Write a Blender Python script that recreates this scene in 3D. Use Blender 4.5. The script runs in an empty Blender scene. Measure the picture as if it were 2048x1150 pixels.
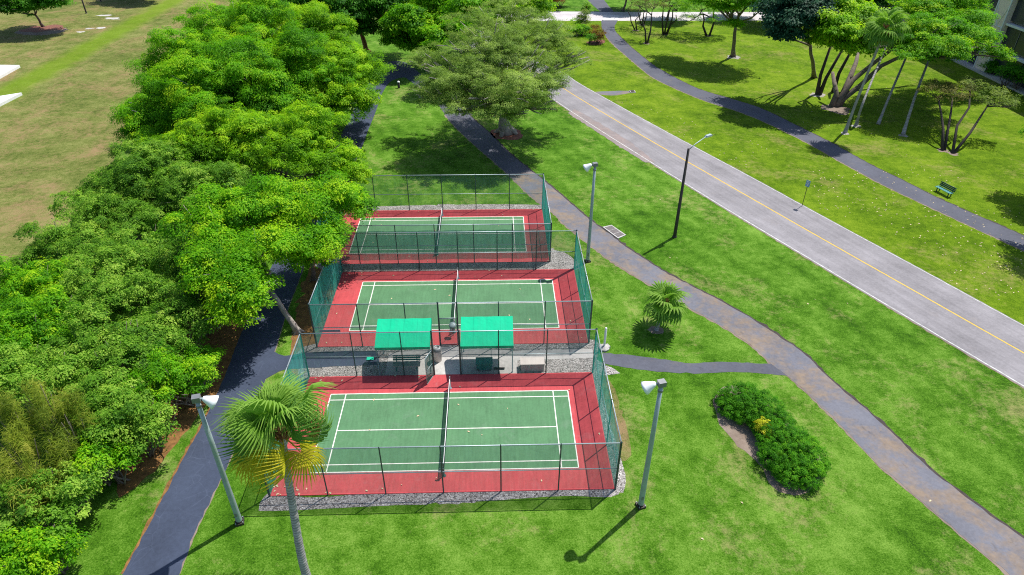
import bpy, math, random
import numpy as np
from mathutils import Vector, Matrix
R = math.radians
sc = bpy.context.scene
COL = sc.collection
rng = np.random.default_rng(7)
random.seed(7)

# ------------------------------------------------------------------ camera (a drone about 28 m up)
W, H, FPX = 2048.0, 1150.0, 1340.57
CAM = np.array([2.835, -27.589, 28.454])
PITCH, YAW, ROLL = 0.59405, 0.03115, 0.00456
fwd = np.array([math.sin(YAW)*math.cos(PITCH), math.cos(YAW)*math.cos(PITCH), -math.sin(PITCH)])
rgt = np.array([math.cos(YAW), -math.sin(YAW), 0.0])
upv = np.cross(rgt, fwd)
rg2 = math.cos(ROLL)*rgt + math.sin(ROLL)*upv
up2 = -math.sin(ROLL)*rgt + math.cos(ROLL)*upv
cam = bpy.data.cameras.new('camera'); co = bpy.data.objects.new('camera', cam); COL.objects.link(co)
M = Matrix.Identity(4)
for i in range(3):
    M[i][0], M[i][1], M[i][2], M[i][3] = rg2[i], up2[i], -fwd[i], CAM[i]
co.matrix_world = M
cam.sensor_width = 36; cam.lens = FPX/W*36; cam.clip_end = 3000; cam.clip_start = 0.5
sc.camera = co

def at(u, v, z=0.0):
    """survey point: where the sight line of a photo pixel meets height z"""
    d = rg2*((u-W/2)/FPX) + up2*((H/2-v)/FPX) + fwd
    t = (z-CAM[2])/d[2]
    q = CAM + t*d
    return Vector((q[0], q[1], z))
def dist(q): return float(np.linalg.norm(np.array(q)-CAM))

# ------------------------------------------------------------------ light
SUN_EL = R(62); SUN_DIR = Vector((0.75*math.cos(SUN_EL), 0.661*math.cos(SUN_EL), math.sin(SUN_EL))).normalized()
sun = bpy.data.lights.new('sun', 'SUN'); sun.energy = 5.0; sun.angle = R(0.53); sun.color = (1.0, 0.95, 0.87)
so = bpy.data.objects.new('sun', sun); COL.objects.link(so)
so.rotation_euler = SUN_DIR.to_track_quat('Z', 'Y').to_euler(); so.location = (0, 0, 60)
wd = bpy.data.worlds.new('World'); sc.world = wd; wd.use_nodes = True
nt = wd.node_tree; nt.nodes.clear()
sk = nt.nodes.new('ShaderNodeTexSky'); sk.sky_type = 'NISHITA'; sk.sun_disc = False
sk.sun_elevation = SUN_EL; sk.sun_rotation = math.atan2(SUN_DIR.x, SUN_DIR.y)
bg = nt.nodes.new('ShaderNodeBackground'); bg.inputs['Strength'].default_value = 0.125
ow = nt.nodes.new('ShaderNodeOutputWorld')
nt.links.new(sk.outputs[0], bg.inputs[0]); nt.links.new(bg.outputs[0], ow.inputs[0])
sc.view_settings.view_transform = 'Standard'; sc.view_settings.look = 'None'
sc.view_settings.exposure = 0.29; sc.view_settings.gamma = 1.0
sc.cycles.transparent_max_bounces = 32; sc.cycles.max_bounces = 8; sc.cycles.diffuse_bounces = 4
sc.cycles.use_denoising = False; sc.cycles.filter_width = 1.1
sc.cycles.use_adaptive_sampling = False

# ------------------------------------------------------------------ materials
class NT:
    """tiny node builder"""
    def __init__(s, name):
        s.m = bpy.data.materials.new(name); s.m.use_nodes = True; s.t = s.m.node_tree; s.t.nodes.clear()
        s.out = s.t.nodes.new('ShaderNodeOutputMaterial')
        s.oc = None
    def n(s, typ, **kw):
        q = s.t.nodes.new(typ)
        for k, v in kw.items():
            if k.startswith('i_'):
                key = k[2:]; key = int(key) if key.isdigit() else key.replace('_', ' ')
                s.set(q.inputs[key], v)
            else: setattr(q, k, v)
        return q
    def set(s, sock, v):
        if isinstance(v, bpy.types.NodeSocket): s.t.links.new(v, sock)
        elif isinstance(v, bpy.types.Node): s.t.links.new(v.outputs[0], sock)
        elif isinstance(v, tuple) and len(v) == 3 and sock.type == 'RGBA': sock.default_value = (*v, 1)
        else: sock.default_value = v
    def coord(s, kind='Object'):
        if s.oc is None: s.oc = s.t.nodes.new('ShaderNodeTexCoord')
        return s.oc.outputs[kind]
    def noise(s, scale, detail=4, rough=.55, vec=None, dist=0.0):
        q = s.n('ShaderNodeTexNoise'); q.inputs['Scale'].default_value = scale; q.inputs['Detail'].default_value = detail
        q.inputs['Roughness'].default_value = rough; q.inputs['Distortion'].default_value = dist
        s.set(q.inputs['Vector'], vec if vec is not None else s.coord()); return q.outputs['Fac']
    def ramp(s, fac, stops, interp='LINEAR'):
        q = s.n('ShaderNodeValToRGB'); cr = q.color_ramp; cr.interpolation = interp
        while len(cr.elements) < len(stops): cr.elements.new(0.5)
        for e, (p, c) in zip(cr.elements, stops):
            e.position = p; e.color = (*c, 1) if isinstance(c, tuple) else (c, c, c, 1)
        s.set(q.inputs[0], fac); return q.outputs[0]
    def mix(s, fac, a, b, mode='MIX'):
        q = s.n('ShaderNodeMix', data_type='RGBA', blend_type=mode)
        s.set(q.inputs[0], fac); s.set(q.inputs[6], a); s.set(q.inputs[7], b); return q.outputs[2]
    def math(s, op, a, b=0.0, c=None):
        q = s.n('ShaderNodeMath', operation=op); s.set(q.inputs[0], a); s.set(q.inputs[1], b)
        if c is not None: s.set(q.inputs[2], c)
        return q.outputs[0]
    def bump(s, h, strength=.3, d=.02):
        q = s.n('ShaderNodeBump'); q.inputs['Strength'].default_value = strength; q.inputs['Distance'].default_value = d
        s.set(q.inputs['Height'], h); return q.outputs[0]
    def pbr(s, color, rough=.8, normal=None, metal=0.0, spec=.3):
        q = s.n('ShaderNodeBsdfPrincipled'); s.set(q.inputs['Base Color'], color); s.set(q.inputs['Roughness'], rough)
        q.inputs['Metallic'].default_value = metal; q.inputs['Specular IOR Level'].default_value = spec
        if normal is not None: s.set(q.inputs['Normal'], normal)
        return q.outputs[0]
    def end(s, sh):
        s.t.links.new(sh, s.out.inputs[0]); return s.m

def simple(name, c, rough=.6, metal=0.0, vary=.25, scale=3.0, spec=.4, fine=40.0, bump=.1):
    n = NT(name)
    f = n.noise(scale, 5); g = n.noise(fine, 3)
    dark = tuple(x*(1-vary) for x in c); lite = tuple(min(1, x*(1+vary*.7)) for x in c)
    col = n.ramp(n.math('ADD', n.math('MULTIPLY', f, .7), n.math('MULTIPLY', g, .3)), [(.3, dark), (.7, lite)])
    return n.end(n.pbr(col, rough, n.bump(g, bump, .01), metal, spec))

def lawn_mat(name, deep, mid, lite, dry, dry_amt=.55, stripe=None, strip=None):
    n = NT(name)
    big = n.noise(.07, 4, .6); patch = n.noise(.45, 5, .65); blot = n.noise(2.2, 5, .7); fine = n.noise(11, 4, .9); grain = n.noise(34, 3, .9)
    f = n.math('ADD', n.math('ADD', n.math('MULTIPLY', patch, .20), n.math('MULTIPLY', blot, .16)), n.math('ADD', n.math('MULTIPLY', fine, .38), n.math('MULTIPLY', grain, .26)))
    if stripe:
        mp = n.n('ShaderNodeMapping'); mp.inputs['Rotation'].default_value = (0, 0, stripe[0]); n.set(mp.inputs['Vector'], n.coord())
        wv = n.n('ShaderNodeTexWave', wave_type='BANDS'); wv.inputs['Scale'].default_value = stripe[1]; wv.inputs['Distortion'].default_value = .5; wv.inputs['Detail'].default_value = 2; wv.inputs['Detail Scale'].default_value = .6
        n.set(wv.inputs['Vector'], mp.outputs[0])
        f = n.math('ADD', f, n.math('MULTIPLY', n.math('SUBTRACT', wv.outputs['Fac'], .5), .020))
    f = n.math('ADD', f, n.math('MULTIPLY', n.math('SUBTRACT', big, .5), .15))
    col = n.ramp(f, [(.425, deep), (.495, mid), (.585, lite)])
    dn = n.math('ADD', n.math('MULTIPLY', n.noise(.16, 5, .65, dist=.6), .50), n.math('MULTIPLY', n.noise(1.8, 7, .85), .50))
    dm = n.ramp(dn, [(dry_amt, 0.0), (dry_amt+.13, 1.0)])
    dcol = n.ramp(n.math('ADD', n.math('MULTIPLY', fine, .6), n.math('MULTIPLY', grain, .4)), [(.35, tuple(x*.62 for x in dry)), (.65, tuple(x*1.2 for x in dry))])
    col = n.mix(n.math('MULTIPLY', dm, .85), col, dcol)
    if strip:   # a swale of lush grass along a line (point, direction, halfwidth)
        (px, py), (dx, dy), hw, lc = strip
        sx = n.n('ShaderNodeSeparateXYZ'); n.set(sx.inputs[0], n.coord())
        d = n.math('ADD', n.math('MULTIPLY', n.math('SUBTRACT', sx.outputs[0], px), -dy), n.math('MULTIPLY', n.math('SUBTRACT', sx.outputs[1], py), dx))
        d = n.math('ABSOLUTE', n.math('ADD', d, n.math('MULTIPLY', n.math('SUBTRACT', n.noise(.25, 4), .5), 2.4)))
        k = n.ramp(n.math('DIVIDE', d, hw*2), [(.22, 1.0), (.62, 0.0)])
        lcol = n.ramp(f, [(.36, tuple(x*.6 for x in lc)), (.62, tuple(x*1.25 for x in lc))])
        col = n.mix(n.math('MULTIPLY', k, .80), col, lcol)
    return n.end(n.pbr(col, .95, n.bump(n.math('ADD', n.math('MULTIPLY', fine, .6), n.math('MULTIPLY', grain, .5)), .9, .07), 0, .08))

M_lawn = lawn_mat('grass_lawn', (.017, .060, .003), (.062, .172, .007), (.190, .335, .050), (.32, .30, .12), .525, (R(-24), .16))
M_lawn_r = lawn_mat('grass_verge', (.028, .068, .002), (.094, .184, .004), (.220, .310, .020), (.29, .25, .09), .525)
FS0, FS1 = at(10, 188), at(310, 22); FSD = (FS1-FS0).normalized()
M_field = lawn_mat('dry_field_grass', (.038, .072, .010), (.125, .155, .032), (.275, .275, .100), (.310, .205, .110), .483,
                   None, ((FS0.x, FS0.y), (FSD.x, FSD.y), 2.6, (.130, .225, .008)))

def court_mat(name, c, streak=1.0):
    n = NT(name)
    f = n.noise(.6, 5, .6); g = n.noise(8, 4, .65); h = n.noise(90, 2)
    mp = n.n('ShaderNodeMapping'); mp.inputs['Scale'].default_value = (5, .35, 1); mp.inputs['Rotation'].default_value = (0, 0, R(-4)); n.set(mp.inputs['Vector'], n.coord())
    st = n.noise(1.5, 5, .65, mp.outputs[0])
    k = n.math('ADD', n.math('ADD', n.math('MULTIPLY', f, .35), n.math('MULTIPLY', g, .25)), n.math('ADD', n.math('MULTIPLY', h, .15), n.math('MULTIPLY', st, .34*streak)))
    col = n.ramp(k, [(.40, tuple(x*.74 for x in c)), (.55, c), (.70, tuple(min(1, x*1.25) for x in c))])
    worn = n.ramp(n.noise(.8, 7, .75, dist=.8), [(.56, 0.0), (.72, .42)])
    dk = n.ramp(n.noise(.55, 7, .75, dist=1.2), [(.58, 0.0), (.70, .30)]); col = n.mix(dk, col, tuple(x*.5 for x in c))
    col = n.mix(worn, col, tuple(x*.6+.12 for x in c))
    return n.end(n.pbr(col, .85, n.bump(h, .25, .006), 0, .2))
M_red = court_mat('court_red', (.45, .066, .074)); M_green = court_mat('court_green', (.088, .205, .100))
M_line = simple('court_line_white', (.74, .74, .68), .8, vary=.25, scale=4)

def asphalt(name, c, stain=None, stain_lo=.55, crack=.0, rough=.9, tracks=None):
    n = NT(name)
    f = n.noise(.35, 5, .6); g = n.noise(5, 5, .7); h = n.noise(70, 3, .7)
    k = n.math('ADD', n.math('ADD', n.math('MULTIPLY', f, .4), n.math('MULTIPLY', g, .3)), n.math('MULTIPLY', h, .3))
    col = n.ramp(k, [(.35, tuple(x*.66 for x in c)), (.5, c), (.66, tuple(min(1, x*1.35) for x in c))])
    if tracks is not None:
        mp = n.n('ShaderNodeMapping'); mp.inputs['Rotation'].default_value = (0, 0, tracks); n.set(mp.inputs['Vector'], n.coord())
        m2 = n.n('ShaderNodeMapping'); m2.inputs['Scale'].default_value = (1.1, .035, 1); n.set(m2.inputs['Vector'], mp.outputs[0])
        tk = n.ramp(n.noise(1.0, 5, .7, m2.outputs[0]), [(.35, .82), (.65, 1.12)])
        q = n.n('ShaderNodeMix', data_type='RGBA', blend_type='MULTIPLY'); n.set(q.inputs[0], 1.0); n.set(q.inputs[6], col); n.set(q.inputs[7], tk); col = q.outputs[2]
    if stain:
        sm = n.ramp(n.math('ADD', n.math('MULTIPLY', n.noise(.42, 6, .62, dist=.4), .6), n.math('MULTIPLY', n.noise(1.6, 5, .7), .4)), [(stain_lo-.02, 0.0), (stain_lo+.13, .75)])
        sc_ = n.ramp(n.noise(2.5, 4), [(.3, tuple(x*.7 for x in stain)), (.7, stain)])
        col = n.mix(sm, col, sc_)
        dk = n.ramp(n.noise(.9, 6, .68, dist=.5), [(.62, 0.0), (.72, .55)])
        col = n.mix(dk, col, tuple(x*.42 for x in c))
    if crack:
        wv = n.noise(1.2, 4); mp = n.n('ShaderNodeVectorMath', operation='ADD'); n.set(mp.inputs[0], n.coord())
        sc2 = n.n('ShaderNodeVectorMath', operation='SCALE'); n.set(sc2.inputs[0], n.n('ShaderNodeTexNoise').outputs['Color']); sc2.inputs['Scale'].default_value = .5
        n.set(mp.inputs[1], sc2.outputs[0])
        vo = n.n('ShaderNodeTexVoronoi', feature='DISTANCE_TO_EDGE'); vo.inputs['Scale'].default_value = 1.1; n.set(vo.inputs['Vector'], mp.outputs[0])
        ck = n.ramp(vo.outputs['Distance'], [(.0, crack), (.022, 0.0)])
        ck = n.math('MULTIPLY', ck, n.ramp(n.noise(.5, 3), [(.42, 0.0), (.6, 1.0)]))
        col = n.mix(ck, col, tuple(min(1, x*1.9+.03) for x in c))
    return n.end(n.pbr(col, rough, n.bump(h, .35, .012), 0, .25))
M_path = asphalt('dark_asphalt', (.046, .060, .098), None, crack=.4)
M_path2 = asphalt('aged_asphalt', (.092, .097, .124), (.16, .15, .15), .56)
M_walk = asphalt('stained_walk', (.140, .144, .172), (.285, .210, .140), .470)
M_road = asphalt('road_asphalt', (.238, .228, .243), (.275, .25, .25), .59, tracks=R(-24))
M_road_red = asphalt('reddish_road_wear', (.262, .212, .205), (.245, .225, .235), .45)
M_cross = asphalt('glare_pale_road', (.50, .47, .48), (.56, .48, .48), .55)  # sun glare on the cross road is put into this pale base colour
M_edge = simple('faded_edge_paint', (.50, .50, .49), .8, vary=.5, scale=2.5, fine=14)
M_white = simple('white_paint', (.80, .80, .80), .6, vary=.12)
M_yellow = simple('yellow_paint', (.62, .40, .035), .7, vary=.2)
M_conc = asphalt('concrete_slab', (.44, .425, .41), (.33, .32, .31), .55)
M_soil = asphalt('bare_soil', (.215, .170, .140), (.15, .10, .07), .53)
M_mulch = simple('mulch', (.21, .085, .06), .95, vary=.6, scale=5, fine=30, bump=.6)
M_litter = simple('leaf_litter', (.21, .105, .032), .95, vary=.75, scale=3, fine=22, bump=.6)

M_ring = asphalt('ring_gravel', (.33, .31, .29), (.16, .15, .12), .50)
def gravel_mat(name, cols, scale=17):
    n = NT(name)
    vo = n.n('ShaderNodeTexVoronoi', feature='F1'); vo.inputs['Scale'].default_value = scale; n.set(vo.inputs['Vector'], n.coord())
    sx = n.n('ShaderNodeSeparateColor'); n.set(sx.inputs[0], vo.outputs['Color'])
    col = n.ramp(sx.outputs[0], [(0, cols[0]), (.35, cols[1]), (.7, cols[2]), (1, cols[3])])
    pt = n.ramp(n.noise(.8, 5, .65), [(.35, .72), (.65, 1.08)])
    q = n.n('ShaderNodeMix', data_type='RGBA', blend_type='MULTIPLY'); n.set(q.inputs[0], 1.0); n.set(q.inputs[6], col); n.set(q.inputs[7], pt)
    inv = n.math('SUBTRACT', 1.0, vo.outputs['Distance'])
    return n.end(n.pbr(q.outputs[2], .9, n.bump(inv, 1.0, .06), 0, .2))
M_gravel = gravel_mat('gravel', [(.09, .085, .08), (.32, .29, .275), (.45, .42, .40), (.66, .63, .61)])

def screen_mat(name, c, T, wire=0.0):
    """woven mesh / chain link: the slanter the light or the view, the denser the threads stand"""
    n = NT(name)
    ge = n.n('ShaderNodeNewGeometry')
    dp = n.n('ShaderNodeVectorMath', operation='DOT_PRODUCT'); n.set(dp.inputs[0], ge.outputs['Incoming']); n.set(dp.inputs[1], ge.outputs['True Normal'])
    cs = n.math('MAXIMUM', n.math('ABSOLUTE', dp.outputs['Value']), .09)
    mp = n.n('ShaderNodeMapping'); mp.inputs['Scale'].default_value = (3.2, 3.2, .5); mp.inputs['Rotation'].default_value = (R(20), R(24), 0); n.set(mp.inputs['Vector'], n.coord())
    wob = n.ramp(n.noise(.9, 5, .65, mp.outputs[0]), [(.3, T-.05), (.7, min(.99, T+.035))])
    tr = n.math('POWER', wob, n.math('DIVIDE', 1.0, cs))
    df = n.n('ShaderNodeBsdfDiffuse'); tl = n.n('ShaderNodeBsdfTranslucent')
    col = n.ramp(n.noise(1.3, 6, .75, mp.outputs[0]), [(.3, tuple(x*.55 for x in c)), (.7, tuple(min(1, x*1.45+.02) for x in c))])
    n.set(df.inputs['Color'], col); n.set(tl.inputs['Color'], col)
    m1 = n.n('ShaderNodeMixShader'); m1.inputs[0].default_value = .35; n.set(m1.inputs[1], df.outputs[0]); n.set(m1.inputs[2], tl.outputs[0])
    tp = n.n('ShaderNodeBsdfTransparent')
    m2 = n.n('ShaderNodeMixShader'); n.set(m2.inputs[0], tr); n.set(m2.inputs[1], m1.outputs[0]); n.set(m2.inputs[2], tp.outputs[0])
    return n.end(m2.outputs[0])
TEAL = (.045, .40, .325)
M_chain = screen_mat('chain_link_mesh', (.07, .17, .14), .77)
M_chain_side = screen_mat('chain_link_mesh_side', TEAL, .81)
M_screen = screen_mat('green_windscreen', TEAL, .79)
M_screen_dense = screen_mat('dense_green_windscreen', (.02, .22, .18), .46)
M_netmesh = screen_mat('net_mesh', (.03, .045, .045), .70)
M_post = simple('dark_fence_steel', (.060, .105, .105), .5, .3, vary=.3)
M_rail = simple('galvanised_rail', (.36, .43, .46), .45, .4, vary=.2)
M_galv = simple('galvanised_pole', (.34, .42, .44), .5, .3, vary=.25, scale=2)
M_bronze = simple('bronze_pole', (.050, .042, .036), .5, .3, vary=.3)
M_shade = simple('white_lamp_shade', (.82, .86, .88), .35, 0, vary=.06)
M_box = simple('grey_steel', (.22, .23, .24), .5, .4)
M_canvas = simple('green_canvas', (.003, .56, .33), .75, vary=.10, scale=.8, fine=120)
def canvas_mat():
    n = NT('shelter_canvas'); c = (.003, .50, .255)
    sx = n.n('ShaderNodeSeparateXYZ'); n.set(sx.inputs[0], n.coord())
    fr = n.math('ABSOLUTE', n.math('SUBTRACT', n.math('FRACT', n.math('ADD', n.math('DIVIDE', sx.outputs[0], .85), .5)), .5))
    seam = n.ramp(fr, [(.0, .45), (.035, 0.0)])
    mp = n.n('ShaderNodeMapping'); mp.inputs['Scale'].default_value = (4, .5, 1); n.set(mp.inputs['Vector'], n.coord())
    dirt = n.ramp(n.math('ADD', n.math('MULTIPLY', n.noise(1.4, 6, .7, mp.outputs[0]), .6), n.math('MULTIPLY', n.noise(.9, 5, .6), .4)), [(.42, 0.0), (.66, .38)])
    col = n.mix(dirt, c, (.02, .30, .19)); col = n.mix(seam, col, (.002, .26, .15))
    h = n.noise(1.6, 3, .5)
    return n.end(n.pbr(col, .8, n.bump(h, .5, .12), 0, .2))
M_canvas_roof = canvas_mat()
M_teal = simple('teal_paint', (.02, .21, .19), .6)
M_beige = simple('beige_plastic', (.56, .50, .46), .6, vary=.08)
M_grey = simple('grey_cover', (.30, .29, .32), .8)
M_cover = simple('slab_cover', (.15, .135, .135), .85, vary=.4, scale=8)
M_bark = simple('grey_bark', (.165, .135, .115), .95, vary=.55, scale=4, fine=18, bump=.8)
M_bark_l = simple('pale_bark', (.34, .30, .27), .95, vary=.5, scale=3, fine=14, bump=.9)
M_bark_d = simple('dark_bark', (.055, .045, .042), .95, vary=.5, scale=4, fine=20, bump=.8)
M_bark_r = simple('red_bark', (.25, .105, .06), .9, vary=.5, scale=4, fine=20, bump=.6)
def ringed_bark():
    n = NT('palm_trunk_bark')
    wv = n.n('ShaderNodeTexWave', wave_type='BANDS', bands_direction='Z'); wv.inputs['Scale'].default_value = 2.4; wv.inputs['Distortion'].default_value = 2.2; wv.inputs['Detail'].default_value = 4; wv.inputs['Detail Scale'].default_value = 2.5
    n.set(wv.inputs['Vector'], n.coord())
    k = n.math('ADD', n.math('MULTIPLY', wv.outputs['Fac'], .2), n.math('ADD', n.math('MULTIPLY', n.noise(1.5, 5, .7), .55), n.math('MULTIPLY', n.noise(22, 3, .8), .25)))
    col = n.ramp(k, [(.28, (.14, .13, .13)), (.5, (.31, .30, .30)), (.72, (.48, .46, .46))])
    return n.end(n.pbr(col, .95, n.bump(k, .9, .03), 0, .1))
M_palmtrunk = ringed_bark()
M_boot = simple('palm_boots', (.30, .13, .055), .95, vary=.5, scale=6)

def leaf_mat(name, dark, mid, lite, trans=.45, gloss=.45):
    n = NT(name)
    a = n.n('ShaderNodeAttribute', attribute_name='tint', attribute_type='GEOMETRY')
    col = n.ramp(a.outputs['Fac'], [(.0, dark), (.5, mid), (1.0, lite)])
    p = n.pbr(col, max(gloss, .6), None, 0, .16)
    tl = n.n('ShaderNodeBsdfTranslucent')
    br = n.mix(1.0, col, (1.25, 1.35, .75), 'MULTIPLY'); n.set(tl.inputs['Color'], br)
    m = n.n('ShaderNodeMixShader'); m.inputs[0].default_value = trans; n.set(m.inputs[1], p); n.set(m.inputs[2], tl.outputs[0])
    return n.end(m.outputs[0])
LF = {
 'lime':   leaf_mat('lime_leaves', (.055, .185, .003), (.190, .430, .005), (.470, .670, .020)),
 'bright': leaf_mat('bright_green_leaves', (.040, .175, .003), (.145, .415, .005), (.440, .640, .016)),
 'shrub':  leaf_mat('shrub_leaves', (.045, .145, .010), (.150, .345, .022), (.390, .570, .075)),
 'grey':   leaf_mat('grey_green_leaves', (.075, .155, .022), (.220, .350, .058), (.430, .550, .140)),
 'deep':   leaf_mat('deep_green_leaves', (.016, .090, .006), (.045, .200, .008), (.130, .360, .016)),
 'blue':   leaf_mat('blue_green_leaves', (.008, .045, .024), (.018, .080, .042), (.050, .150, .065), .25),
 'needle': leaf_mat('pine_needles', (.090, .155, .012), (.230, .300, .022), (.480, .460, .080)),
 'hedge':  leaf_mat('hedge_leaves', (.028, .140, .005), (.075, .295, .006), (.200, .470, .016)),
 'yellow': leaf_mat('yellow_leaves', (.34, .40, .01), (.68, .66, .03), (.85, .80, .10)),
 'red':    leaf_mat('reddish_leaves', (.07, .045, .008), (.17, .09, .012), (.30, .22, .02)),
 'rust':   leaf_mat('rusty_leaves', (.06, .095, .02), (.15, .165, .035), (.30, .26, .08)),
 'sparse': leaf_mat('pale_sparse_leaves', (.10, .18, .03), (.22, .31, .06), (.36, .42, .12)),
}
def palm_mat(name, dark, mid, lite):
    return leaf_mat(name, dark, mid, lite, .40, .35)
M_palm = palm_mat('palm_blade_green', (.060, .165, .012), (.160, .330, .030), (.40, .55, .14))
M_palm_y = palm_mat('palm_blade_yellow', (.19, .26, .012), (.46, .44, .020), (.68, .50, .05))
M_palm_b = palm_mat('palm_blade_brown', (.16, .085, .03), (.30, .18, .07), (.42, .30, .14))
M_palm_d = palm_mat('palm_blade_dark', (.035, .115, .012), (.085, .22, .025), (.20, .35, .08))

# ------------------------------------------------------------------ mesh helpers
class MB:
    def __init__(s): s.v = []; s.f = []
    def add(s, vs, fs):
        o = len(s.v); s.v += [tuple(x) for x in vs]; s.f += [tuple(i+o for i in f) for f in fs]; return s
    def box(s, c, d, rz=0.0, taper=1.0):
        cx, cy, cz = c; x, y, z = d[0]/2, d[1]/2, d[2]/2; cr, sr = math.cos(rz), math.sin(rz); vs = []
        for k, (a, b, e) in enumerate([(-1,-1,-1),(1,-1,-1),(1,1,-1),(-1,1,-1),(-1,-1,1),(1,-1,1),(1,1,1),(-1,1,1)]):
            t = taper if e > 0 else 1.0
            px, py = a*x*t, b*y*t
            vs.append((cx+px*cr-py*sr, cy+px*sr+py*cr, cz+e*z))
        return s.add(vs, [(0,3,2,1),(4,5,6,7),(0,1,5,4),(1,2,6,5),(2,3,7,6),(3,0,4,7)])
    def tube(s, pts, rad, n=8, cap=True):
        pts = [Vector(p) for p in pts]
        if not isinstance(rad, (list, tuple)): rad = [rad]*len(pts)
        vs = []; fs = []; prev = None
        for i, p in enumerate(pts):
            d = (pts[min(i+1, len(pts)-1)]-pts[max(i-1, 0)])
            d = d.normalized() if d.length > 1e-9 else Vector((0, 0, 1))
            if prev is None:
                a = Vector((1, 0, 0)) if abs(d.x) < .9 else Vector((0, 1, 0))
                a = (a-d*a.dot(d)).normalized()
            else:
                a = (prev-d*prev.dot(d)); a = a.normalized() if a.length > 1e-6 else Vector((1, 0, 0))
            prev = a; b = d.cross(a)
            for k in range(n):
                t = 2*math.pi*k/n; vs.append(p+(a*math.cos(t)+b*math.sin(t))*rad[i])
        for i in range(len(pts)-1):
            for k in range(n):
                fs.append((i*n+k, i*n+(k+1)%n, (i+1)*n+(k+1)%n, (i+1)*n+k))
        if cap: fs.append(tuple(range(n))[::-1]); fs.append(tuple(range((len(pts)-1)*n, len(pts)*n)))
        return s.add(vs, fs)
    def lathe(s, prof, c=(0, 0, 0), n=16, axis=None):
        c = Vector(c); vs = []; fs = []
        q = axis.to_track_quat('Z', 'Y') if axis is not None else None
        for r, z in prof:
            for k in range(n):
                t = 2*math.pi*k/n; w = Vector((r*math.cos(t), r*math.sin(t), z))
                vs.append(c+(q @ w if q else w))
        for i in range(len(prof)-1):
            for k in range(n): fs.append((i*n+k, i*n+(k+1)%n, (i+1)*n+(k+1)%n, (i+1)*n+k))
        return s.add(vs, fs)
    def mesh(s, name, mat, smooth=False):
        me = bpy.data.meshes.new(name); me.from_pydata(s.v, [], s.f); me.materials.append(mat)
        if smooth: me.polygons.foreach_set('use_smooth', [True]*len(me.polygons))
        me.update(); return me
    def build(s, name, mat, parent=None, smooth=False, loc=None, rz=0.0):
        return link(name, s.mesh(name, mat, smooth), parent, loc, rz)
def link(name, data, parent=None, loc=None, rz=0.0):
    o = bpy.data.objects.new(name, data); COL.objects.link(o)
    if parent is not None: o.parent = parent
    if loc is not None: o.location = loc
    if rz: o.rotation_euler = (0, 0, rz)
    return o
def tag(o, label=None, cat=None, group=None, kind=None):
    if label: o['label'] = label
    if cat: o['category'] = cat
    if group: o['group'] = group
    if kind: o['kind'] = kind
    return o
def thing(name, label, cat, loc=(0, 0, 0), rz=0.0, group=None):
    o = bpy.data.objects.new(name, None); COL.objects.link(o); o.location = loc; o.rotation_euler = (0, 0, rz)
    o.empty_display_size = .3
    return tag(o, label, cat, group)
def kids(o): return [c for c in bpy.data.objects if c.parent == o]
def copy_tree(o, parent=None):
    c = o.copy(); COL.objects.link(c)
    if parent is not None: c.parent = parent
    for ch in kids(o): copy_tree(ch, c)
    return c

def catmull(pts, step=.6):
    pts = [Vector((p[0], p[1], 0)) for p in pts]; out = []
    P = [pts[0]*2-pts[1]]+pts+[pts[-1]*2-pts[-2]]
    for i in range(1, len(P)-2):
        a, b, c, d = P[i-1], P[i], P[i+1], P[i+2]; m = max(2, int((c-b).length/step))
        for k in range(m):
            t = k/m
            out.append(.5*((2*b)+(c-a)*t+(2*a-5*b+4*c-d)*t*t+(3*b-a-3*c+d)*t**3))
    out.append(pts[-1]); return out
def resample(pts, n):
    d = [0.0]
    for a, b in zip(pts, pts[1:]): d.append(d[-1]+(b-a).length)
    out = []; j = 0
    for k in range(n):
        s = d[-1]*k/(n-1)
        while j < len(d)-2 and d[j+1] < s: j += 1
        t = (s-d[j])/max(1e-9, d[j+1]-d[j]); out.append(pts[j].lerp(pts[j+1], t))
    return out
def ribbon(name, left, right, z, mat, label=None, cat=None, kind='structure', jit=.03, n=None, px=True, step=.4):
    a = catmull([at(*p) if px else p for p in left], step); b = catmull([at(*p) if px else p for p in right], step)
    n = n or max(8, int(max(len(a), len(b))*1.0))
    a = resample(a, n); b = resample(b, n); vs = []; fs = []
    for i in range(n):
        c = (b[i]-a[i]); c = c.normalized() if c.length > 0 else Vector((1, 0, 0))
        for k in range(5):
            p = a[i].lerp(b[i], k/4)
            if k in (0, 4): p = p+c*random.gauss(0, jit)
            vs.append((p.x, p.y, z))
        if i:
            for k in range(4): fs.append(((i-1)*5+k, (i-1)*5+k+1, i*5+k+1, i*5+k))
    o = MB().add(vs, fs).build(name, mat); return tag(o, label, cat, None, kind)
def patch(name, pts, z, mat, label=None, cat=None, kind='structure', px=True, jit=.05, step=.35):
    """flat closed patch of ground with a wavering edge"""
    p = [at(*q) if px else Vector((q[0], q[1], 0)) for q in pts]
    a = catmull(p+[p[0]], step)[:-1] if step else p
    c = sum(a, Vector())/len(a); vs = []
    for q in a:
        d = (q-c).normalized(); q = q+d*random.gauss(0, jit); vs.append((q.x, q.y, z))
    if sum(p_[0]*q_[1]-q_[0]*p_[1] for p_, q_ in zip(vs, vs[1:]+vs[:1])) < 0: vs.reverse()
    fs = [tuple(range(len(vs)))]
    return tag(MB().add(vs, fs).build(name, mat), label, cat, None, kind)
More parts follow.
